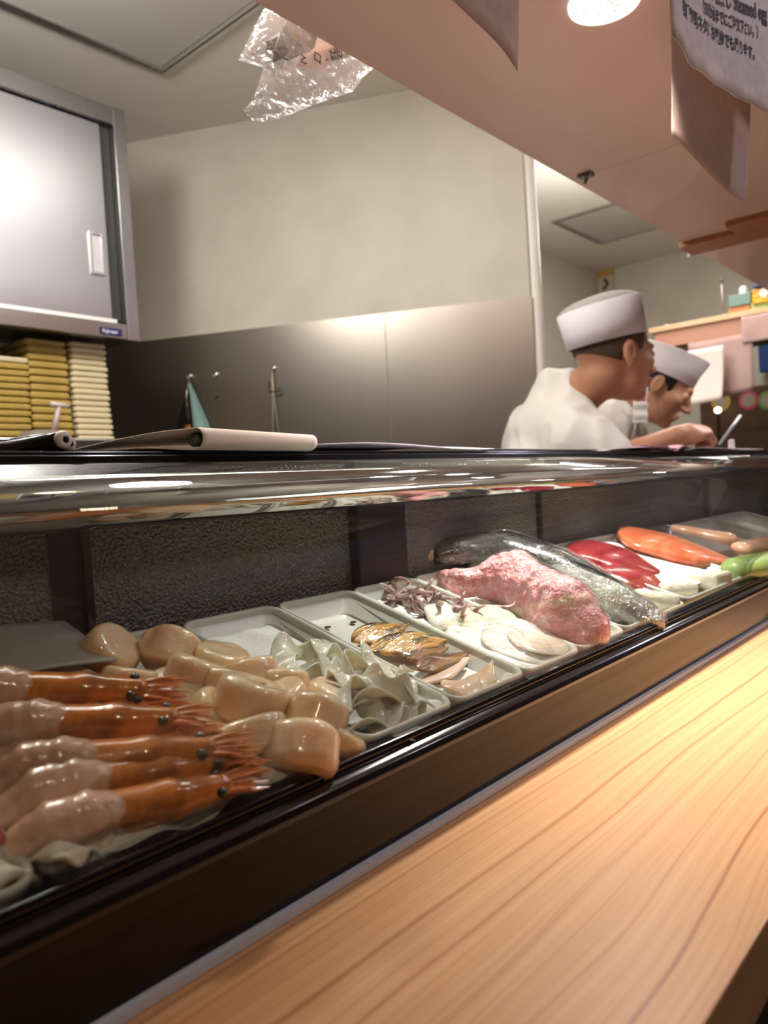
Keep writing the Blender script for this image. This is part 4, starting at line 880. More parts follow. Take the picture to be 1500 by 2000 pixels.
# folded-over sheet: fold runs along the front, left end fans open
FX0, FX1, FXL = 0.4194, 0.5687, 0.3302
def foldf(u, v):
    # v: 0 back edge of the lower leaf, 0.5 front fold, 1 back edge of the upper leaf
    R = 0.0078+0.0022*(1-u); yf = 0.580+0.006*u; w_ = (1-u)**2.2
    if v < 0.4:
        t = v/0.4; y = 0.655+(yf+R-0.655)*t; z = LZ+0.0008-0.0010*t+0.003*w_*math.sin(math.pi*t)
        x = FX0+(FX1-FX0)*u-(FX0-FXL)*0.62*w_*(1-t)**0.5
    elif v < 0.6:
        t = (v-0.4)/0.2; a = -math.pi/2-math.pi*t; y = yf+R+R*math.cos(a)*1.25; z = LZ+R+R*math.sin(a)+0.0002
        x = FX0+(FX1-FX0)*u
    else:
        t = (v-0.6)/0.4; y = yf+R+(0.655-yf-R)*t; z = LZ+2*R*(1-0.35*t)-0.001-0.0085*w_*t
        x = FX0+(FX1-FX0)*u-(FX0-FXL)*w_*t**0.6
    return (x, y, z)
o = grid_obj('folded_paper', foldf, 30, 34, M_sheet, thick=0.0009, origin=(0.5, 0.62, LZ)); tag(o, 'cream sheet folded over on the black ledge, its open end facing left', 'paper')
gr = cloth_roll([(FX0+0.004, 0.596, LZ+0.0095), (FX0+0.020, 0.606, LZ+0.0095)], 0.0060, 'dark green leaf scrap tucked inside the folded sheet', name='leaf_scrap', m=mat('leaf_green', S((44, 62, 34)), 0.5, c2=S((120, 130, 90)), scale=120), cat='leaf', seed=3)
def flatp(x0, x1, y0, y1, z, m, label, ph=0.0, amp=0.002, name='menu_paper', skew=0.0):
    fn = lambda u, v: (x0+(x1-x0)*u+skew*v, y0+(y1-y0)*v, z+amp*(1+math.sin(u*5+ph)*math.cos(v*3+ph)))
    o = grid_obj(name, fn, 20, 10, m, thick=0.0009, origin=((x0+x1)/2, (y0+y1)/2, z)); tag(o, label, 'paper'); return o
flatp(0.5783, 0.9284, 0.596, 0.66, LZ+0.0015, mat('lilac_paper', S((206, 190, 200)), 0.6), 'lilac-grey sheet lying right of the folded one on the ledge', 0.3, 0.0035, skew=-0.02)
flatp(0.935, 1.30, 0.606, 0.66, LZ+0.001, mat('dark_folder', S((70, 62, 62)), 0.4), 'dark thin folder on the ledge before the first cook', 1.2, 0.0010)
flatp(1.33, 1.66, 0.600, 0.66, LZ+0.001, M_pinkp, 'pink sheet on the ledge by the writing hand', 2.0, 0.0040, skew=0.03)
def crf(u, v):
    x = 1.50+0.25*u; y = 0.598+0.05*v; return (x, y, LZ+0.006+0.004*math.sin(u*9+v*4)+0.003*math.sin(u*17+2))
o = grid_obj('crumpled_wrapper', crf, 26, 10, mat('rose_paper', S((224, 160, 172)), 0.55), thick=0.0008, origin=(1.6, 0.62, LZ)); tag(o, 'crumpled rose-pink paper on top of the pink sheet', 'paper')
flatp(1.78, 2.30, 0.600, 0.66, LZ+0.0015, mat('grey_sheet', S((190, 182, 176)), 0.6), 'grey sheet on the ledge under the writing hand', 0.9, 0.0030)
pb = MB((2.0782, 0.5887, 1.1694)); pc = Vector((2.0782, 0.5887, 1.1694))
o = pb.prism([(pc.x-0.018, LZ+0.004), (pc.x+0.020, LZ+0.004), (pc.x+0.016, LZ+0.030), (pc.x-0.012, LZ+0.028)], 'y', 0.615, 0.622).build('note_pad', mat('pale_card', S((214, 200, 206)), 0.6), bevel=0.001); tag(o, 'small upright pale note block beside the writing hand', 'note pad')
# two black pens with white rings
def pen(a, b, label, r=0.0068):
    a = Vector(a); b = Vector(b); d = (b-a).normalized(); e = empty('marker_pen', a); tag(e, label, 'pen', 'black marker pens on the ledge')
    MB(a).tube([a, a+d*0.02, b-d*0.004], [r, r, r*0.96], 18).build('pen_barrel', M_black, e, True)
    MB(a).tube([a-d*0.0045, a-d*0.0050, a-d*0.003, a+d*0.0005], [r*0.62, r*0.86, r*1.08, r*1.08], 20).build('pen_ring', mat('pen_ring_white', S((214, 200, 180)), 0.35), e, True)
    MB(a).tube([a-d*0.0052, a-d*0.0044], [r*0.34, r*0.62], 14).build('pen_end', M_black, e, True)
    MB(a).tube([a+d*0.03+Vector((0.004, 0, r)), a+d*0.07+Vector((0.004, 0, r*1.05))], 0.0014, 8).build('pen_clip', mat('clip_metal', (0.6, 0.6, 0.6), 0.25, 1), e, True)
pen((0.3018, 0.606, 1.1563), (0.3018-0.035, 0.76, LZ+0.006), 'black marker pen with a white ring end pointing at the viewer')
pen((0.309, 0.612, LZ+0.0062), (0.3018-0.02, 0.75, LZ+0.006), 'second black pen half hidden under the first', 0.0056)

# ------------------------------------------------------------ hooks and tools on the backsplash
M_hookp = film_mat('clear_hook_plate', (0.86, 0.86, 0.88, 1), 0.08, 0.15, bump=0, haze=0.5, hazecol=S((150, 150, 154)))
M_chrome = mat('chrome', (0.75, 0.75, 0.76), 0.12, 1.0)
def hook(px, label):
    p = Vector(px); e = empty('adhesive_hook', p); tag(e, label, 'hook', 'clear adhesive hooks on the backsplash')
    a = p+n_w*0.0; mb = MB(p); s = 0.033
    P = [p+d_w*dx+Vector((0, 0, dz))+n_w*0.001 for dx, dz in ((-s, -s), (s, -s), (s, s), (-s, s))]; Q = [v+n_w*0.002 for v in P]
    mb.add(P+Q, [(0, 1, 2, 3), (7, 6, 5, 4), (0, 4, 5, 1), (1, 5, 6, 2), (2, 6, 7, 3), (3, 7, 4, 0)]); mb.build('hook_plate', M_hookp, e, bevel=0.0012)
    b = p+n_w*0.003
    MB(p).tube([b, b+n_w*0.008], [0.009, 0.006], 14).tube([b+n_w*0.006, b+n_w*0.014+Vector((0, 0, -0.004)), b+n_w*0.018+Vector((0, 0, -0.014)), b+n_w*0.024+Vector((0, 0, -0.012)), b+n_w*0.026+Vector((0, 0, -0.004))], 0.0018, 8).build('hook_pin', M_chrome, e, True)
    return b+n_w*0.021+Vector((0, 0, -0.014))
h1 = hook((1.5136, 2.1262, 1.5113), 'clear adhesive hook holding the hanging tools and teal cloth'); h2 = hook((1.5554, 2.0445, 1.5078), 'empty clear adhesive hook, middle of the three'); h3 = hook((1.6467, 1.866, 1.5086), 'clear adhesive hook nearest the cooks, holding a loop of string')
# teal cloth and black cloth hanging from the first hook
def hang(name, top, wl_, wr_, length, m, label, cat='cloth', off=0.0, cx=0.0):
    top = Vector(top)
    def fn(u, v):
        sx = wl_+(wr_-wl_)*u; p = top+d_w*(sx*v**0.9+cx)+Vector((0, 0, -length*v))+n_w*(off+0.006*math.sin(u*7)*v); return p
    o = grid_obj(name, fn, 14, 16, m, thick=0.002, origin=top); tag(o, label, cat); return o
hang('teal_cloth', h1, 0.012, 0.115, 0.30, mat('teal_cloth', S((150, 186, 180)), 0.85), 'teal cloth hanging in a triangle from the first hook', off=0.0)
hang('black_cloth', h1, -0.10, 0.012, 0.32, mat('black_cloth', S((16, 14, 14)), 0.85), 'black cloth hanging beside the teal one', off=-0.006)
tg = empty('tongs', h1); tag(tg, 'worn metal tongs with a wooden handle hanging over the black cloth', 'tongs')
MB(h1).tube([h1, h1+Vector((0, 0, -0.06))-d_w*0.012, h1+Vector((0, 0, -0.15))-d_w*0.006], [0.003, 0.006, 0.0045], 8).build('metal_shank', mat('worn_steel', (0.45, 0.42, 0.36), 0.35, 0.9, c2=(0.16, 0.14, 0.12), scale=60), tg, True)
MB(h1).tube([h1+Vector((0, 0, -0.15))-d_w*0.006+n_w*0.012, h1+Vector((0, 0, -0.27))-d_w*0.004+n_w*0.012], [0.011, 0.010], 12).build('wooden_handle', M_batten, tg, True)
sr = empty('string_tag', h3); tag(sr, 'loop of string with a wooden tag hanging from the hook nearest the cooks', 'string')
MB(h3).tube([h3, h3+Vector((0, 0, -0.11))-d_w*0.004, h3+Vector((0, 0, -0.24))-d_w*0.014], 0.0014, 6).tube([h3, h3+Vector((0, 0, -0.11))+d_w*0.004, h3+Vector((0, 0, -0.24))+d_w*0.014], 0.0014, 6).build('string', mat('pale_string', S((190, 178, 156)), 0.8), sr, True)
MB(h3).tube([h3+Vector((0, 0, -0.238))-d_w*0, h3+Vector((0, 0, -0.29))], 0.017, 14).build('wooden_tag', mat('light_wood', S((206, 170, 100)), 0.5), sr, True)
MB(h3).tube([h3+Vector((0, 0, -0.03))-d_w*0.012, h3+Vector((0, 0, -0.062))-d_w*0.012, h3+Vector((0, 0, -0.062))+d_w*0.022, h3+Vector((0, 0, -0.048))+d_w*0.022], 0.003, 6).build('small_clip', mat('brown_clip', S((70, 60, 48)), 0.5), sr)
pp = Vector((1.553, 2.0491, 1.4348)); o = MB(pp).tube([pp, pp+n_w*0.006], [0.009, 0.005], 8).build('dark_scrap', mat('rust', S((60, 40, 30)), 0.8)); tag(o, 'small dark rusty stub on the backsplash below the empty hook', 'stub')
# scoop and bowl before the boxes
gb = Vector((0.851, 1.8, 1.2632)); 
o = MB(gb).tube([gb+Vector((0, 0, -0.05)), gb+Vector((0, 0, -0.02)), gb+Vector((0, 0, 0.008)), gb+Vector((0, 0, 0.022)), gb+Vector((0, 0, 0.026))], [0.040, 0.060, 0.060, 0.045, 0.02], 24).build('grey_bowl', mat('grey_plastic', S((120, 112, 100)), 0.5), smooth=True); tag(o, 'blurred grey upturned bowl in front of the yellow boxes', 'bowl')
sc_ = empty('scoop', gb); tag(sc_, 'pale scoop handle standing up before the yellow boxes', 'scoop')
t0 = Vector((0.8661, 1.78, 1.2785)); t1 = Vector((0.8862, 1.78, 1.3497))
MB(gb).tube([t0, t1], [0.008, 0.005], 10).build('handle', mat('pale_grey_plastic', S((186, 170, 160)), 0.4), sc_, True)
MB(gb).tube([t1-Vector((0.022, 0, 0.000)), t1+Vector((0.022, 0, -0.004))], [0.0065, 0.0065], 10).build('grip', mat('pale_grip', S((196, 184, 176)), 0.4), sc_, True)
bs = MB((0.88, 1.78, 1.2)).box((0.7, 1.70, 1.16), (1.24, 1.858, 1.262)).build('steel_cover', M_steelc, bevel=0.004); tag(bs, 'low steel equipment top in front of the box shelf', 'equipment')
# cream stack with dark toothed comb edge
stack((0.9834+1.0867)/2, 1.985, 1.2703, 17, 'c', 1.0867-0.9834, 0.20, 0.0152, M_crm, 'the cream box stack right of the yellow ones', 'cream boxes in the right stack', -0.0004)

# ------------------------------------------------------------ papers on the soffit
M_note = paper_mat('washi_paper', S((240, 230, 228)), 0.35, S((228, 216, 214)))
M_note2 = paper_mat('washi_plain', S((228, 212, 204)), 0.45, S((218, 202, 194)))
M_ink = mat('ink', (0.02, 0.014, 0.03), 0.5)
def p3f(x, z):   # front notice hangs off the soffit face; slight curl
    return 0.279+0.010*math.sin((x-0.80)*9)-0.0018*math.cos((x-0.84)*60)*(1 if x < 0.88 else 0.3)
def note3(u, v):
    x = 0.812+0.56*u; zb = float(np.interp(x, (0.8152, 0.8622, 0.995, 1.1639), (1.545, 1.5422, 1.5607, 1.5813)))+0.0012*math.sin(u*40)
    z = zb+(1.80-zb)*v; return (x, p3f(x, z), z)
nt3 = grid_obj('handwritten_notice', note3, 50, 14, M_note, thick=0.0006, origin=(1.0, 0.279, 1.7)); tag(nt3, 'white handwritten notice in black brush script hanging at top right', 'notice')
def write(s, xa, za, size, slope=0.0, wscale=1.0, bold=0.0006):
    me = text_mesh(s, size, M_ink, name='handwriting', bold=bold)
    for v in me.vertices:
        x = xa+v.co.x*wscale; z = za+v.co.y+slope*v.co.x; v.co = Vector((x, p3f(x, z)-0.0012+0*v.co.z, z))-Vector((1.0, 0.279, 1.7))
    me.update(); o = bpy.data.objects.new('handwriting', me); COL.objects.link(o); o.parent = nt3
WX = lambda p: p
write('各種寿司ネタはお刺身でも承ります。', 0.8497, 1.5854, 0.0195, 0.165, 0.84)
write('（30分前までにご注文下さい。）', 0.9271, 1.6228, 0.0180, 0.19, 0.80)
write('茶碗蒸し Steamed egg', 0.9507, 1.641+0.010, 0.0290, 0.20, 0.8)
def note2(u, v):
    x = 1.045+0.36*u+0.004*math.sin(v*3); zb = 1.546+0.004*math.sin(u*6); y = 0.362+0.012*math.sin(u*3.0+0.5)*(1-v)+0.02*(1-v)*u*u; return (x, y, zb+(1.7195-zb)*v)
o = grid_obj('blank_paper', note2, 30, 14, M_note2, thick=0.0006, origin=(1.22, 0.362, 1.71)); tag(o, 'translucent blank paper strip hanging behind the handwritten notice', 'paper')
def note1(u, v):
    x = 0.30+(0.337+0.033*v)*u; zb = 1.497-0.020*u**14; y = 0.360+0.003*math.sin(u*9)*(1-v); return (x, y, zb+(1.7195-zb)*v)
o = grid_obj('hanging_paper', note1, 30, 14, M_note2, thick=0.0006, origin=(0.5, 0.362, 1.71)); tag(o, 'pale paper with a pointed curled corner hanging left of the downlight', 'paper')

# ------------------------------------------------------------ plastic bag of kelp hanging over the soffit's kitchen edge
bgc = Vector((0.83, 0.80, 1.80)); bag = empty('kelp_bag', bgc); tag(bag, 'crinkled clear plastic bag of dark kelp hanging behind the soffit edge', 'bag')
M_bag = film_mat('crinkled_bag', (0.97, 0.97, 0.98, 1), 0.06, 0.10, bump=0.010, scale=38, haze=0.17, hazecol=(0.86, 0.87, 0.90, 1))
out_pts = [(0.7349, 0.8, 1.7798), (0.7069, 0.8, 1.7356), (0.6773, 0.8, 1.6813), (0.7209, 0.8, 1.6881), (0.7076, 0.8, 1.657), (0.6999, 0.8, 1.6393), (0.6788, 0.8, 1.6159), (0.6937, 0.8, 1.6072), (0.7231, 0.8, 1.6152), (0.7586, 0.8, 1.6351), (0.8111, 0.8, 1.6669), (0.9031, 0.8, 1.7196), (0.9268, 0.8, 1.7485), (0.9625, 0.8, 1.7808), (1.0534, 0.8, 1.8472), (1.0658, 0.8, 1.9806), (0.8197, 0.8, 1.8884)]
def in_poly(x, z, P):
    c = False; n = len(P); j = n-1
    for i in range(n):
        if (P[i][2] > z) != (P[j][2] > z) and x < (P[j][0]-P[i][0])*(z-P[i][2])/(P[j][2]-P[i][2])+P[i][0]: c = not c
        j = i
    return c
def edge_d(x, z, P):
    d = 9
    for i in range(len(P)):
        a = P[i-1]; b = P[i]; ax, az, bx_, bz_ = a[0], a[2], b[0], b[2]; t = ((x-ax)*(bx_-ax)+(z-az)*(bz_-az))/max((bx_-ax)**2+(bz_-az)**2, 1e-9); t = min(1, max(0, t)); d = min(d, math.hypot(x-ax-t*(bx_-ax), z-az-t*(bz_-az)))
    return d
def film_sheet(name, P, side, puff, m, parent, seed):
    r = random.Random(seed); import bmesh
    from mathutils.geometry import delaunay_2d_cdt
    pts = [Vector((p[0], p[2])) for p in P]; n0 = len(pts)
    xs = [p.x for p in pts]; zs = [p.y for p in pts]
    st = 0.0085; x = min(xs)
    while x < max(xs):
        z = min(zs)
        while z < max(zs):
            xx = x+r.uniform(-.003, .003); zz = z+r.uniform(-.003, .003)
            if in_poly(xx, zz, P) and edge_d(xx, zz, P) > 0.004: pts.append(Vector((xx, zz)))
            z += st
        x += st
    res = delaunay_2d_cdt(pts, [], [list(range(n0))], 1, 1e-6); vs = []
    for p in res[0]:
        e = edge_d(p.x, p.y, P); f = min(1, e/0.035); q = np.array([p.x, 0, p.y])
        w_ = puff*f**0.6+0.0045*float(lump(q, 95, seed))*min(1, e/0.01)+0.0030*float(lump(q, 260, seed+2))
        vs.append((p.x, 0.80+side*w_, p.y))
    me = bpy.data.meshes.new(name); me.from_pydata([tuple(Vector(v)-bgc) for v in vs], [], [tuple(f) for f in res[2]]); me.update(); o = link(name, me, m, parent, False)
    return o
film_sheet('plastic_film', out_pts, -1, 0.016, M_bag, bag, 3)
film_sheet('plastic_film', out_pts, 1, 0.012, M_bag, bag, 8)
M_kelp = mat('kelp', S((10, 12, 14)), 0.4, c2=S((84, 72, 14)), scale=16, ramp=(0.50, 0.64), detail=6, bump=0.001, bscale=60, coat=0.4)
def kelp(P, y, name, seed, m):
    import bmesh
    vs = [(p[0], y+0.003*math.sin(i*1.7+seed), p[2]) for i, p in enumerate(P)]; c = (sum(v[0] for v in vs)/len(vs), y-0.004, sum(v[2] for v in vs)/len(vs))
    vs.append(c); n = len(P); me = bpy.data.meshes.new(name); me.from_pydata([tuple(Vector(v)-bgc) for v in vs], [], [(i, (i+1) % n, n) for i in range(n)]); me.update(); o = link(name, me, m, bag, False)
    md = o.modifiers.new('t', 'SOLIDIFY'); md.thickness = 0.0025; return o
kelp([(0.7946, 0.803, 1.7981), (0.7597, 0.803, 1.7534), (0.7313, 0.803, 1.728), (0.7347, 0.803, 1.7238), (0.7333, 0.803, 1.7183), (0.7439, 0.803, 1.7231), (0.7708, 0.803, 1.7486), (0.815, 0.803, 1.7994)], 0.803, 'kelp_strip', 1, mat('kelp_black', (0.012, 0.012, 0.012), 0.5))
kelp([(0.7837, 0.797, 1.7922), (0.754, 0.797, 1.7486), (0.7381, 0.797, 1.7156), (0.7408, 0.797, 1.7026), (0.7588, 0.797, 1.7151), (0.7624, 0.797, 1.7122), (0.7999, 0.797, 1.7366), (0.8263, 0.797, 1.7571), (0.8509, 0.797, 1.7968), (0.8543, 0.797, 1.8359), (0.8115, 0.797, 1.8246)], 0.797, 'kelp_strip', 2, M_kelp)
kelp([(0.8501, 0.8, 1.7526), (0.8606, 0.8, 1.749), (0.9081, 0.8, 1.7762), (0.9222, 0.8, 1.8037), (0.8748, 0.8, 1.785)], 0.800, 'kelp_strip', 4, M_kelp)
lbp = [(0.77, 0.788, 1.7043), (0.8334, 0.788, 1.722), (0.844, 0.788, 1.7453), (0.9069, 0.788, 1.7771), (0.9105, 0.788, 1.8174), (0.831, 0.788, 1.7921), (0.808, 0.788, 1.7403), (0.7822, 0.788, 1.7203)]
lo_ = kelp(lbp, 0.788, 'bag_label', 0, mat('label_pink', S((222, 200, 190)), 0.6))
for s_, px_, sz in (('回', (0.8416, 0.78, 1.7485), 0.019), ('七', (0.8302, 0.78, 1.7397), 0.014), ('口', (0.7987, 0.78, 1.7219), 0.016), ('乙', (0.7728, 0.78, 1.7092), 0.012), ('ヘ', (0.8238, 0.78, 1.727), 0.010)):
    me = text_mesh(s_, sz, M_ink, name='label_letter', bold=0.0004); o = bpy.data.objects.new('label_letter', me); COL.objects.link(o); o.parent = lo_; o.rotation_euler = (math.pi/2, 0.15, 0); o.location = Vector(px_)-bgc
o = MB(bgc).tube([(0.82, 0.79, 1.905), (0.82, 0.755, 1.903), (0.82, 0.72, 1.901)], 0.002, 6).build('hanging_wire', M_chrome, bag)

# ------------------------------------------------------------ far shelf and its things
fs_ = empty('high_shelf', (3.42, 0.6, 1.70)); tag(fs_, 'long pale wooden shelf crossing the far end of the kitchen', 'shelf')
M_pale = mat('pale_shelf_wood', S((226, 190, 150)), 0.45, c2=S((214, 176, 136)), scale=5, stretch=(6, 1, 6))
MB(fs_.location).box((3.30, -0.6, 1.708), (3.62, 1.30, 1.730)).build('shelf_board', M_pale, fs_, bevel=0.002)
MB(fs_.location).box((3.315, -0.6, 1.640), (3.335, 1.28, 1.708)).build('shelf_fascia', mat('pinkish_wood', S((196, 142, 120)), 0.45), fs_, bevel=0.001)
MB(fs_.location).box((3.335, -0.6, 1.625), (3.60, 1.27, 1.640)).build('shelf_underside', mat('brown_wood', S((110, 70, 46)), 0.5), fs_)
def ybox(name, pa, pb, depth, m, label, cat, z0=None, grp=None, bevel=0.003, x=3.36):
    y0, y1 = pb[1], pa[1]; z1 = max(pa[2], pb[2]); zz = z0 if z0 is not None else min(pa[2], pb[2])
    o = MB((x+depth/2, (y0+y1)/2, zz)).box((x, y0, zz), (x+depth, y1, z1)).build(name, m, bevel=bevel); tag(o, label, cat, grp); return o
bA = ybox('carton', (3.36, 0.9866, 1.7424), (3.36, 0.9026, 1.7632), 0.14, mat('orange_carton', S((196, 132, 84)), 0.6), 'orange-brown box under the teal one on the far shelf', 'box', 1.7305)
bAz = 1.7632
bB = ybox('carton', (3.35, 0.9825, 1.8114), (3.35, 0.8962, 1.8036), 0.15, mat('teal_box', S((108, 134, 128)), 0.5), 'teal box on top of the orange-brown one', 'box', bAz+0.0005, x=3.35)
bC = ybox('carton', (3.34, 0.8952, 1.7629), (3.34, 0.8086, 1.7493), 0.15, mat('green_box', S((124, 152, 72)), 0.5, c2=S((160, 176, 110)), scale=20), 'green box at the right end of the far shelf', 'box', 1.7305, x=3.34)
gz = 1.7538
bD = ybox('carton', (3.33, 0.8868, 1.8046), (3.33, 0.7963, 1.8093), 0.15, mat('yellow_striped_box', S((222, 184, 40)), 0.5, c2=S((150, 86, 24)), scale=16, stretch=(1, 1.4, 9), ramp=(0.46, 0.54)), 'yellow and brown striped box with a round white mark', 'box', gz+0.001, x=3.33)
dp_ = Vector((3.328, 0.8412, 1.7905)); dk = MB(Vector(bD.location)).tube([dp_, dp_+Vector((0.0018, 0, 0))], 0.017, 20).build('round_mark', mat('mark_white', S((228, 214, 206)), 0.5), bD)
tz = 1.8197
o = MB((3.36, 0.848, 1.8295)); bb = Vector((3.37, 0.8543, 1.8325))
o = MB(bb).box((3.34, bb.y-0.05, tz+0.002), (3.44, bb.y+0.03, tz+0.014)).build('blue_packet', mat('blue_packet', S((40, 66, 130)), 0.4), bevel=0.004); tag(o, 'flat blue and black packet on the striped box', 'packet')
gz2 = bAz
ct_ = Vector((3.42, 0.9422, 1.8304)); o = MB(ct_).tube([ct_+Vector((0, 0, -0.018)), ct_+Vector((0, 0, 0.016)), ct_+Vector((0, 0, 0.022))], [0.016, 0.016, 0.009], 16).build('white_jar', mat('white_jar', S((224, 224, 228)), 0.3), smooth=False); tag(o, 'small white jar on the teal box', 'jar')
st = Vector((3.44, 1.0386, 1.7305))
wsk = empty('steel_stand', st); tag(wsk, 'thin upright steel stand with a knob on the far shelf', 'stand')
MB(st).tube([st, st+Vector((0, 0, 0.006))], [0.035, 0.03], 16).build('stand_base', M_chrome, wsk)
MB(st).tube([st+Vector((0, -0.006, 0.006)), (st.x, st.y-0.006, 1.8973)], 0.0035, 8).build('stand_rod', mat('dull_steel', (0.4, 0.38, 0.34), 0.4, 0.9), wsk, True)
kz = 1.9015; MB(st).tube([(st.x, st.y-0.006, kz-0.008), (st.x, st.y-0.006, kz), (st.x, st.y-0.006, kz+0.008)], [0.004, 0.009, 0.004], 10).build('stand_knob', mat('dark_knob', (0.1, 0.09, 0.08), 0.4), wsk, True)
for i_, (pc_, rr_, mm_, nm_, lb_) in enumerate((((3.42, 1.1036, 1.7733), 0.026, mat('dark_utensil', S((40, 34, 28)), 0.5), 'pot_lid', 'dark round lid lying left of the steel stand'), ((3.4, 1.0484, 1.7813), 0.020, mat('dark_clip2', S((34, 30, 28)), 0.4), 'bottle_cap', 'dark bulky clip at the foot of the steel stand'),
                               ((3.48, 1.0898, 1.8051), 0.016, mat('white_cup', S((220, 216, 206)), 0.3), 'small_cup', 'white cup behind the dark clip'), ((3.47, 1.0343, 1.7926), 0.016, mat('white_cup2', S((216, 212, 204)), 0.3), 'small_cup', 'white cup just left of the orange-brown box'),
                               ((3.4, 1.2576, 1.756), 0.013, mat('white_knob', S((236, 234, 228)), 0.3), 'small_cup', 'tiny white cup at the left end of the far shelf'), ((3.45, 1.2128, 1.7628), 0.034, mat('grey_dish', S((130, 128, 120)), 0.4), 'flat_dish', 'low grey dish near the left end of the far shelf'))):
    p = Vector(pc_); z0 = 1.7305; hgt = rr_*(1.5 if 'cup' in nm_ else 0.55); mb = MB((p.x, p.y, z0)); o = mb.tube([(p.x, p.y, z0), (p.x, p.y, z0+hgt*0.15), (p.x, p.y, z0+hgt*0.8), (p.x, p.y, z0+hgt)], [rr_*0.8, rr_, rr_*0.96, rr_*0.7], 18).build(nm_, mm_, smooth=True); tag(o, lb_, 'cup' if 'cup' in nm_ else 'kitchen item')
# papers hanging from the shelf edge
def hangp(x, ya, yb, za, zb, m, label, name='menu_sheet', curl=0.0, z2=None):
    def fn(u, v):
        return (x-curl*(1-v)**2+0.006*math.sin(u*5), ya+(yb-ya)*u, (za+((z2 or za)-za)*u)+(zb-(za+((z2 or za)-za)*u))*v)
    o = grid_obj(name, fn, 14, 12, m, thick=0.0008, origin=(x, (ya+yb)/2, zb)); tag(o, label, 'paper'); return o
M_menu = mat('menu_sheet', S((196, 166, 158)), 0.7, c2=S((184, 152, 146)), scale=8)
hangp(3.31, 1.1391, 0.885, 1.3831, 1.64, M_menu, 'large pinkish menu sheet hanging from the far shelf', z2=1.4122)
hangp(3.26, 1.1509, 0.9812, 1.3707, 1.60, mat('white_sheet', S((230, 214, 208)), 0.6), 'smaller white sheet curling below the large menu sheet', curl=0.05, z2=1.3809)
hangp(3.295, 0.921, 0.768, 1.6008, 1.705, M_menu, 'pink strip of paper taped on the shelf front at right edge')
# back of the far bay
o = MB((4.2, 0.4, 0)).box((4.05, -0.6, 0.0), (4.29, 1.35, 1.50)).build('wooden_cupboard', mat('cupboard_wood', S((96, 66, 44)), 0.5, c2=S((76, 50, 34)), scale=4, stretch=(1, 1, 6)), bevel=0.004); tag(o, 'brown wooden cupboard against the far right wall', 'cupboard')
o = MB((4.2, 0.7, 1.6)).box((4.20, 0.2, 1.58), (4.24, 1.10, 1.80)).build('blue_banner', mat('blue_fabric', S((30, 66, 128)), 0.7), bevel=0.002); tag(o, 'deep blue banner on the far right wall beneath the shelf', 'banner')
for (px_, col, lb) in (((4.046, 1.244, 1.4416), (196, 164, 66), 'yellow'), ((4.046, 1.1139, 1.4335), (196, 84, 104), 'pink'), ((4.046, 1.026, 1.4228), (120, 150, 80), 'green')):
    p = Vector(px_); e = empty('round_sticker', p); tag(e, lb+'-ringed round sticker on the brown cupboard', 'sticker', 'round stickers on the cupboard')
    MB(p).tube([p, p+Vector((0.003, 0, 0))], 0.046, 28).build('sticker_ring', mat(lb+'_ring', S(col), 0.5), e); MB(p).tube([p-Vector((0.002, 0, 0)), p], 0.031, 24).build('sticker_face', mat('sticker_face', S((170, 158, 140)), 0.5), e)
bp_ = Vector((3.95, 1.2307, 1.3952)); be = empty('small_lamp', bp_); tag(be, 'tiny glowing lamp bulb above the writing hand', 'lamp')
MB(bp_).tube([bp_+Vector((0, 0, -0.016)), bp_+Vector((0, 0, -0.006)), bp_+Vector((0, 0, 0.006)), bp_+Vector((0, 0, 0.014))], [0.006, 0.016, 0.016, 0.005], 14).build('bulb', mat('bulb_glow', (1, 0.9, 0.7), 0.3, emit=(1, 0.85, 0.62, 1), estr=5), be, True)
MB(bp_).tube([bp_+Vector((0, 0, -0.015)), (bp_.x, bp_.y, 1.0)], 0.008, 8).tube([(bp_.x, bp_.y, 1.0), (bp_.x, bp_.y, 0.99), (bp_.x, bp_.y, 0.0)], [0.05, 0.05, 0.06], 12).build('lamp_stem', M_dark, be)
# calendar-like card in the far corner
q = Vector((4.285, 1.9325, 2.2289)); ce = empty('corner_calendar', q); tag(ce, 'small yellow-topped wall card in the far corner above the tall cap', 'card')
MB(q).box((4.284, q.y-0.052, q.z-0.14), (4.298, q.y+0.052, q.z+0.035)).build('card_sheet', mat('card_white', S((206, 190, 170)), 0.6), ce)
MB(q).box((4.280, q.y-0.052, q.z+0.035), (4.298, q.y+0.052, q.z+0.080)).build('card_top', mat('card_yellow', S((196, 158, 84)), 0.6), ce)
MB(q).tube([(4.282, q.y, q.z+0.02), (4.282, q.y-0.02, q.z-0.01), (4.282, q.y+0.01, q.z-0.04)], 0.009, 6).build('printed_figure', mat('card_ink', S((70, 60, 52)), 0.6), ce)
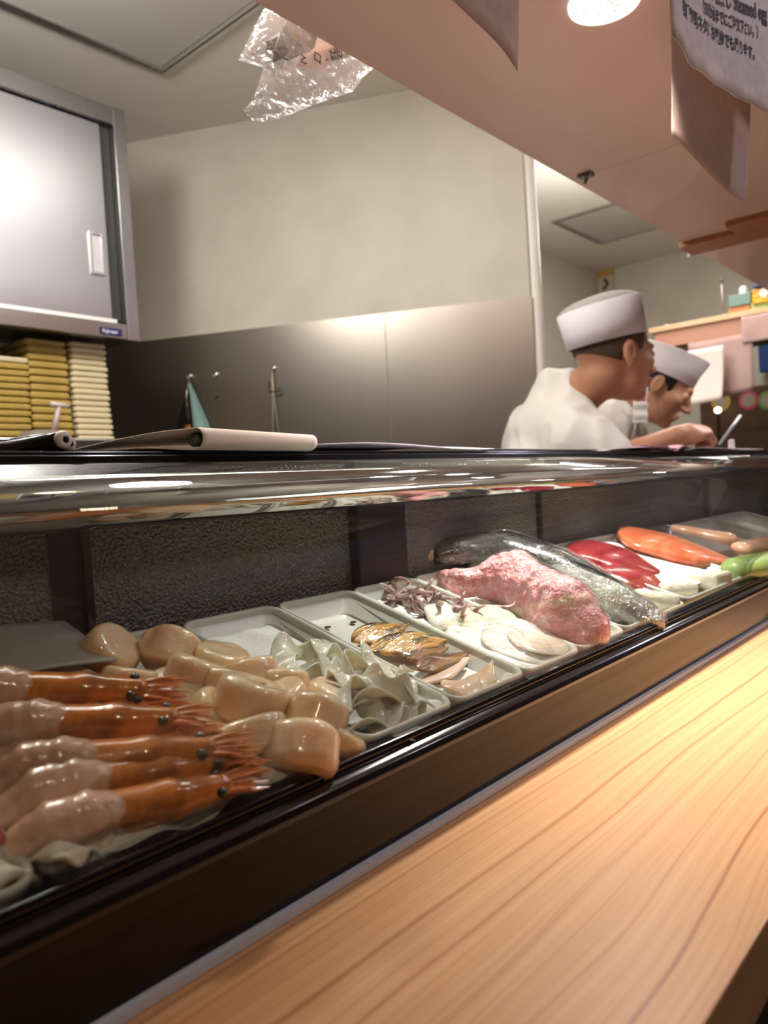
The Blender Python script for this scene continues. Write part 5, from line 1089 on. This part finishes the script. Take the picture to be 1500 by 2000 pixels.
# ------------------------------------------------------------ the two cooks
M_skinA = mat('skin_tan', S((196, 142, 112)), 0.5, c2=S((184, 126, 98)), scale=14, sss=0.15, sssr=(0.01,))
M_skinB = mat('skin_light', S((200, 150, 122)), 0.5, c2=S((190, 136, 108)), scale=14, sss=0.15, sssr=(0.01,))
M_tunic = mat('white_tunic', S((228, 222, 214)), 0.85, c2=S((218, 212, 204)), scale=5, bump=0.006, bscale=14)
M_capw = mat('cap_cloth', S((236, 228, 234)), 0.8, bump=0.002, bscale=22)
M_net = mat('cap_net', S((176, 172, 168)), 0.85, bump=0.0008, bscale=500, scale=100)
M_trou = mat('dark_trousers', S((40, 40, 46)), 0.8)
M_hairA = mat('shaved_hair', S((96, 78, 62)), 0.8, c2=S((80, 64, 52)), scale=300)
M_hairB = mat('black_hair', S((26, 22, 20)), 0.45, c2=S((14, 12, 12)), scale=90, stretch=(1, 1, 0.2), bump=0.002, bscale=120)
def frame(f, roll=0.0):
    f = Vector(f).normalized(); l = Vector((0, 0, 1)).cross(f).normalized(); u = f.cross(l)
    M = Matrix((f, l, u)).transposed()
    if roll: M = M @ Matrix.Rotation(roll, 3, 'X')
    return M
def near(fn, P, c, r):
    d = np.linalg.norm(P-np.array(c), axis=-1); o = d-r*0.6; m = d < r
    if m.any(): o[m] = fn(P[m])
    return o
def head_sdf(P, Hc, M): return near(lambda X: head_sdf_(X, Hc, M), P, Hc, 0.22)
def hand_sdf(P, wr, fdir, back, thumb=1, curl=0.5): return near(lambda X: hand_sdf_(X, wr, fdir, back, thumb, curl), P, Vector(wr)+Vector(fdir).normalized()*0.07, 0.18)
def head_sdf_(P, Hc, M):
    q = (P-np.array(Hc))@np.array(M)
    d = ell(q, (-.014, 0, .034), (.097, .077, .086)); d = smin(d, ell(q, (.032, 0, -.030), (.060, .058, .080)), 0.03)
    d = smin(d, ell(q, (.030, 0, -.076), (.052, .046, .030)), 0.02); d = smin(d, ell(q, (.072, 0, -.094), (.018, .020, .016)), 0.015)
    d = smin(d, cap(q, (.086, -.028, .022), (.086, .028, .022), .010), 0.012)
    d = smin(d, cap(q, (.092, 0, .008), (.113, 0, -.030), .006, .010), 0.008); d = smin(d, ell(q, (.104, 0, -.034), (.012, .017, .008)), 0.005)
    for s in (-1, 1):
        d = smax(d, -ell(q, (.104, .032*s, .003), (.016, .017, .012)), 0.008)
        d = smin(d, ell(q, (.082, .031*s, .001), (.013, .015, .011)), 0.003)
        d = smin(d, ell(q, (.060, .046*s, -.020), (.024, .018, .016)), 0.015)
        e = ell(q, (-.006, .080*s, -.006), (.019, .008, .031)); e = smax(e, -ell(q, (.000, .089*s, -.004), (.011, .006, .020)), 0.003); e = smin(e, ell(q, (-.004, .079*s, -.034), (.009, .006, .009)), 0.006)
        d = smin(d, e, 0.006)
    d = smin(d, cap(q, (.094, -.016, -.058), (.094, .016, -.058), .0065), 0.005); d = smin(d, cap(q, (.090, -.013, -.070), (.090, .013, -.070), .0070), 0.005)
    d = smax(d, -cap(q, (.105, -.020, -.0640), (.105, .020, -.0640), .0040), 0.003)
    return d
def chain(P, pts, rr, k=0.02):
    d = None
    for i in range(len(pts)-1):
        e = cap(P, pts[i], pts[i+1], rr[i], rr[i+1]); d = e if d is None else smin(d, e, k)
    return d
def hand_sdf_(P, wr, fdir, back, thumb=1, curl=0.5):
    """relaxed or curled hand: palm, four unequal fingers, thumb from the side of the palm"""
    f = Vector(fdir).normalized(); b = Vector(back); b = (b-f*b.dot(f)).normalized(); t = b.cross(f)*thumb; wr = Vector(wr)
    M = np.array(Matrix((f, t, b)).transposed()); q = (P-np.array(wr))@M
    d = smin(cap(q, (0, 0, 0), (.03, 0, 0), .024, .026), ell(q, (.052, 0, 0), (.042, .040, .015)), 0.02)
    for i, (y, L, x0) in enumerate(((.028, .070, .085), (.009, .078, .090), (-.010, .072, .087), (-.028, .058, .080))):
        a = curl*(1+0.12*i); p = [Vector((x0-0.012, y, 0.0))]; ang = 0
        for s, fr in enumerate((.46, .30, .24)):
            ang += a*(0.7 if s == 0 else 1.0); p.append(p[-1]+Vector((math.cos(ang), (y*0.4)*(-0.4), -math.sin(ang)))*L*fr)
        d = smin(d, chain(q, p, [.0092, .0085, .0078, .0066], .004), 0.005)
    p = [(.020, .026, -.004), (.046, .046, -.014), (.068, .048, -.024), (.088, .040, -.030)]
    d = smin(d, chain(q, p, [.0125, .0105, .0092, .0078], .005), 0.009)
    return d
def make_cap(root, c0, Hc, M, tilt=0.0, h0=0.026, hh=0.085, fl=1.06, net_h=0.028):
    """folded band of a cook's cap with a raised mesh top"""
    T = Matrix.Rotation(tilt, 3, 'Y'); seg = 48
    def P(x, y, z): return Vector(Hc)+M@(T@Vector((x-0.012, y, z)))
    def ring(rx, ry, z, sl=0.0): return [P(rx*math.cos(a), ry*math.sin(a), z+sl*math.cos(a)) for a in [2*math.pi*k_/seg for k_ in range(seg)]]
    rs = [ring(.102, .084, h0-.0), ring(.105, .087, h0), ring(.1065, .0885, h0+.035), ring(.106*fl, .088*fl, h0+hh, 0.004), ring(.103*fl, .085*fl, h0+hh+.0015, 0.004), ring(.100, .082, h0+hh*0.80, 0.003)]
    vs = sum(rs, []); fs = [(i*seg+k_, i*seg+(k_+1) % seg, (i+1)*seg+(k_+1) % seg, (i+1)*seg+k_) for i in range(len(rs)-1) for k_ in range(seg)]
    cp = MB(c0).add(vs, fs).build('cap_band', M_capw, root, True)
    rs = [ring(.1035*fl*t, .0855*fl*t, h0+hh-0.006+net_h*math.sqrt(max(0, 1-t*t)), 0.002) for t in (1.0, .97, .9, .78, .6, .4, .2, .05)]
    vs = sum(rs, []); fs = [(i*seg+k_, i*seg+(k_+1) % seg, (i+1)*seg+(k_+1) % seg, (i+1)*seg+k_) for i in range(len(rs)-1) for k_ in range(seg)]+[tuple(range((len(rs)-1)*seg, len(rs)*seg))]
    MB(c0).add(vs, fs).build('mesh_crown', M_net, cp, True)
def cook(c0, Hc, M, Nb, tf, arms, skin, hair, hairf, label, shrug=0.0, cap_tilt=0.0, step=0.0055, sleeve=0.9, net_h=0.028, capfl=1.06, cap_h=0.085, rsh=(0, 0, 0), cap0=0.026):
    """c0 floor point; Nb neck base; tf torso facing; arms = [(side, elbow, wrist, finger dir, back dir, curl)]"""
    Hc = Vector(Hc); Nb = Vector(Nb); tf = Vector(tf).normalized(); lf = Vector((0, 0, 1)).cross(tf).normalized(); Z = Vector((0, 0, 1))
    Pel = Vector((c0[0], c0[1], 0.90)); ch = Nb-Z*0.215-tf*0.05; wst = Pel.lerp(ch, 0.42)
    sh_ = {1: Nb+lf*0.165-Z*(0.085-shrug)-tf*0.015, -1: Nb-lf*0.165-Z*(0.085-shrug)-tf*0.015}
    sh_[-1] = sh_[-1]+Vector(rsh)
    TM = np.array(Matrix((tf, lf, Z)).transposed())
    def torso(P, g=0.0):
        d = ell(P, ch, (.108+g, .158+g, .165+g), TM); d = smin(d, ell(P, Nb-Z*0.105-tf*0.070, (.072+g, .145+g, .080+g), TM), 0.05); d = smin(d, ell(P, wst, (.105+g, .145+g, .16+g), TM), 0.06)
        d = smin(d, ell(P, Pel, (.115+g, .165+g, .13+g), TM), 0.06)
        for s in (1, -1): d = smin(d, cap(P, Nb-Z*0.02-tf*0.02, sh_[s], .048+g, .056+g), 0.04)
        return d
    def body(P):
        d = torso(P); hb = Hc+M@Vector((-.030, 0, -.050)); d = smin(d, cap(P, hb, Nb-Z*0.03, .054, .060), 0.03)
        d = smin(d, head_sdf(P, Hc, M), 0.018)
        for s, el, wr, fd, bk, cu in arms:
            d = smin(d, chain(P, [sh_[s], el, wr], [.050, .040, .026], .015), 0.03); d = smin(d, hand_sdf(P, wr, fd, bk, -s, cu), 0.008)
        for s in (1, -1):
            hip = Pel+lf*0.085*s-Z*0.06; kn = Vector((c0[0], c0[1], 0.48))+lf*0.10*s+tf*0.03; an = Vector((c0[0], c0[1], 0.09))+lf*0.11*s
            d = smin(d, chain(P, [hip, kn, an], [.082, .055, .038], .03), 0.04)
        return d
    A_ = [Hc, Nb, Pel, ch]+list(sh_.values())+[a[1] for a in arms]+[a[2] for a in arms]
    lo = [min(p[i] for p in A_)-0.21 for i in range(3)]; hi = [max(p[i] for p in A_)+0.21 for i in range(3)]; lo[2] = 0.0; hi[2] = Hc.z+0.16
    root = empty('person', c0); tag(root, label, 'person')
    c0 = Vector(c0)
    def add(name, f, lo, hi, st, m, parent, fine=None):
        me = blob(name, f, lo, hi, st, None, fine=fine, data_only=True); me.transform(Matrix.Translation(-c0)); return link(name, me, m, parent, True)
    add('body', body, lo, hi, step, skin, root, (1.08, step))
    Hc_ = np.array(Hc); Mn = np.array(M)
    add('hair', lambda P: hairf((P-Hc_)@Mn), [Hc[i]-.13 for i in range(3)], [Hc[i]+.14 for i in range(3)], 0.005, hair, root)
    neckdir = (Hc-Nb).normalized()
    nb_ = np.array(Nb)
    def tun(P):
        g = 0.020; d = torso(P, g)
        for s, el, wr, fd, bk, cu in arms:
            el2 = sh_[s].lerp(Vector(el), sleeve); d = smin(d, cap(P, sh_[s], el2, .070, .062), 0.06)
        d = smin(d, cap(P, Nb-tf*0.028-Z*0.03, Nb-tf*0.034+neckdir*0.018+Z*0.012, .072, .062), 0.02)
        nk = cap(P, Nb-Z*0.09+tf*0.06, Nb+neckdir*0.3+tf*0.02, .030, .066); d = smax(d, -nk, 0.006)
        W_ = 0.014*lump(P*np.array([1, 1, 0.45]), 30, 3)+0.016*np.abs(lump(P*np.array([1, 1, 0.4]), 52, 5))
        return smax(d+W_, 0.62-P[..., 2], 0.01)
    tlo = [min(p[i] for p in [Nb, Pel, ch]+list(sh_.values())+[a[1] for a in arms])-0.2 for i in range(3)]; thi = [max(p[i] for p in [Nb, Pel, ch]+list(sh_.values())+[a[1] for a in arms])+0.2 for i in range(3)]; tlo[2] = 0.58; thi[2] = Nb.z+0.09
    add('tunic', tun, tlo, thi, 0.0065, M_tunic, root, (1.06, 0.0065))
    def tr(P):
        d = None
        for s in (1, -1):
            hip = Pel+lf*0.085*s-Z*0.06; kn = Vector((c0[0], c0[1], 0.48))+lf*0.10*s+tf*0.03; an = Vector((c0[0], c0[1], 0.07))+lf*0.11*s
            e = chain(P, [hip, kn, an], [.098, .078, .064], .03); d = e if d is None else smin(d, e, 0.02)
        return smax(smax(d, P[..., 2]-0.80, 0.01), 0.055-P[..., 2], 0.004)
    add('trousers', tr, [c0.x-.3, c0.y-.3, 0.03], [c0.x+.3, c0.y+.3, 0.84], 0.018, M_trou, root)
    for s in (1, -1):
        an = Vector((c0[0], c0[1], 0))+lf*0.11*s
        add('shoe', lambda P, an=an: smax(smin(cap(P, an+Z*0.045-tf*0.03, an+Z*0.035+tf*0.13, .046, .038), cap(P, an+Z*0.05, an+Z*0.09, .046, .046), 0.02), 0.002-P[..., 2], 0.004), [an.x-.24, an.y-.24, -0.01], [an.x+.24, an.y+.24, 0.16], 0.012, M_trou, root)
    make_cap(root, c0, Hc, M, cap_tilt, h0=cap0, net_h=net_h, fl=capfl, hh=cap_h)
    return root
# cook A writes on a pad, seen from behind his right shoulder
MA = frame((0.80, -0.52, -0.06)); 
HA = (1.866, 0.8269, 1.4056); NA_ = (1.8932, 0.9749, 1.3303)
elA = (1.7408, 0.7759, 1.1327); wrA = (1.8671, 0.6792, 1.1864)
def hair_a(q):
    d = ell(q, (-.014, 0, .034), (.1005, .0805, .0895)); d = smax(d, -(q[..., 2]+0.030+0.25*q[..., 0]), 0.004); d = smax(d, q[..., 0]-0.045, 0.004)
    d = smax(d, -ell(q, (.004, 0.09, -.012), (.030, .035, .040)), 0.004); d = smax(d, -ell(q, (.004, -0.09, -.012), (.030, .035, .040)), 0.004)
    return smax(d, q[..., 2]-0.055, 0.004)
Pa = Vector(NA_)
cA = (Pa.x-0.24, Pa.y+0.07, 0.0)
lA = Vector((0, 0, 1)).cross(Vector((0.83, -0.56, 0))).normalized()
rtA = cook(cA, HA, MA, NA_, (0.83, -0.56, 0.0), [(-1, Vector(elA), Vector(wrA), Vector((1.9629, 0.6159, 1.2046))-Vector(wrA), (-0.1, -0.35, 0.9), 0.95),
      (1, Pa+lA*0.17+Vector((0.10, -0.05, -0.31)), Pa+lA*0.10+Vector((0.28, -0.18, -0.33)), (0.8, -0.6, -0.1), (0.1, 0.1, 1), 0.5)], M_skinA, M_hairA, hair_a,
      'person in white tunic and mesh-topped cap, back half turned, writing with right hand', cap_tilt=-0.25, rsh=(-0.045, 0.02, -0.065), cap0=0.036, sleeve=0.97, net_h=0.034, cap_h=0.092, step=0.005)
pn0 = Vector((1.9811, 0.5656, 1.2286)); pn1 = Vector((1.9122, 0.5959, 1.1612))
o = MB(pn0).tube([pn0, pn1], [0.0042, 0.0038], 10).build('writing_pen', mat('grey_pen', S((176, 180, 186)), 0.35), smooth=True); tag(o, 'slim grey pen held in the writing hand', 'pen')
# cook B bends over beside him, face in profile looking down
MB_ = frame((0.36*0.80, -0.93*0.80, -0.55))
HB = (2.3784, 0.9079, 1.3743); NB_ = (2.4019, 1.062, 1.3399)
def hair_b(q):
    d = ell(q, (-.014, 0, .034), (.105, .086, .093)); d = smax(d, -(q[..., 2]+0.045+0.1*q[..., 0])+0.010*np.sin(q[..., 0]*160), 0.004); d = smax(d, q[..., 0]-0.040, 0.004)
    for s in (-1, 1): d = smax(d, -ell(q, (.006, 0.09*s, -.020), (.032, .035, .034)), 0.004)
    d = smax(d, q[..., 2]-0.055, 0.004)
    for s in (-1, 1):
        d = np.minimum(d, cap(q, (.096, .018*s, .024), (.083, .044*s, .024), .0028, .002)); d = np.minimum(d, cap(q, (.0955, .024*s, -.003), (.088, .040*s, -.004), .0018, .0016))
        pass
    return d
Pb = Vector(NB_)
rtB = cook((Pb.x+0.03, Pb.y+0.11, 0.0), HB, MB_, NB_, (0.30, -0.95, 0.0), [(-1, Pb+Vector((-0.19, -0.02, -0.30)), Pb+Vector((-0.10, -0.20, -0.40)), (0.5, -0.8, 0), (0, 0.1, 1), 0.5),
      (1, Pb+Vector((0.20, 0.02, -0.30)), Pb+Vector((0.14, -0.18, -0.40)), (-0.2, -0.9, 0), (0, 0.1, 1), 0.5)], M_skinB, M_hairB, hair_b,
      'person with black hair bending down in profile, face mask hanging from one ear', cap_tilt=-0.10, sleeve=0.9, net_h=0.012, capfl=1.10, cap_h=0.080, step=0.005)
# mask dangling from cook B's ear
r0 = rtB; rb0 = Vector(r0.location)
ms = Vector((2.2238, 0.9137, 1.2836)); e1 = Vector((2.2633, 0.9031, 1.3816))
def maskf(u, v):
    return Vector(ms)+RGT*((u-0.5)*0.044)+UPV*((0.5-v)*0.062)-FWD*(0.006*math.sin(v*12)*0.4+0.006*math.sin(u*3))
vs = []
mk = grid_obj('face_mask', maskf, 10, 16, mat('mask_white', S((232, 230, 228)), 0.85), rtB, thick=0.002)
for v_ in mk.data.vertices: v_.co -= rb0
MB(rb0).tube([e1, e1.lerp(Vector(ms)+UPV*0.03+RGT*0.015, 0.5)+RGT*0.004, Vector(ms)+UPV*0.03+RGT*0.018], 0.0022, 6).tube([e1-RGT*0.008, e1.lerp(Vector(ms)+UPV*0.03-RGT*0.02, 0.5)-RGT*0.012, Vector(ms)+UPV*0.03-RGT*0.018], 0.0022, 6).build('ear_loops', mat('loop_white', S((234, 232, 230)), 0.8), mk, True)
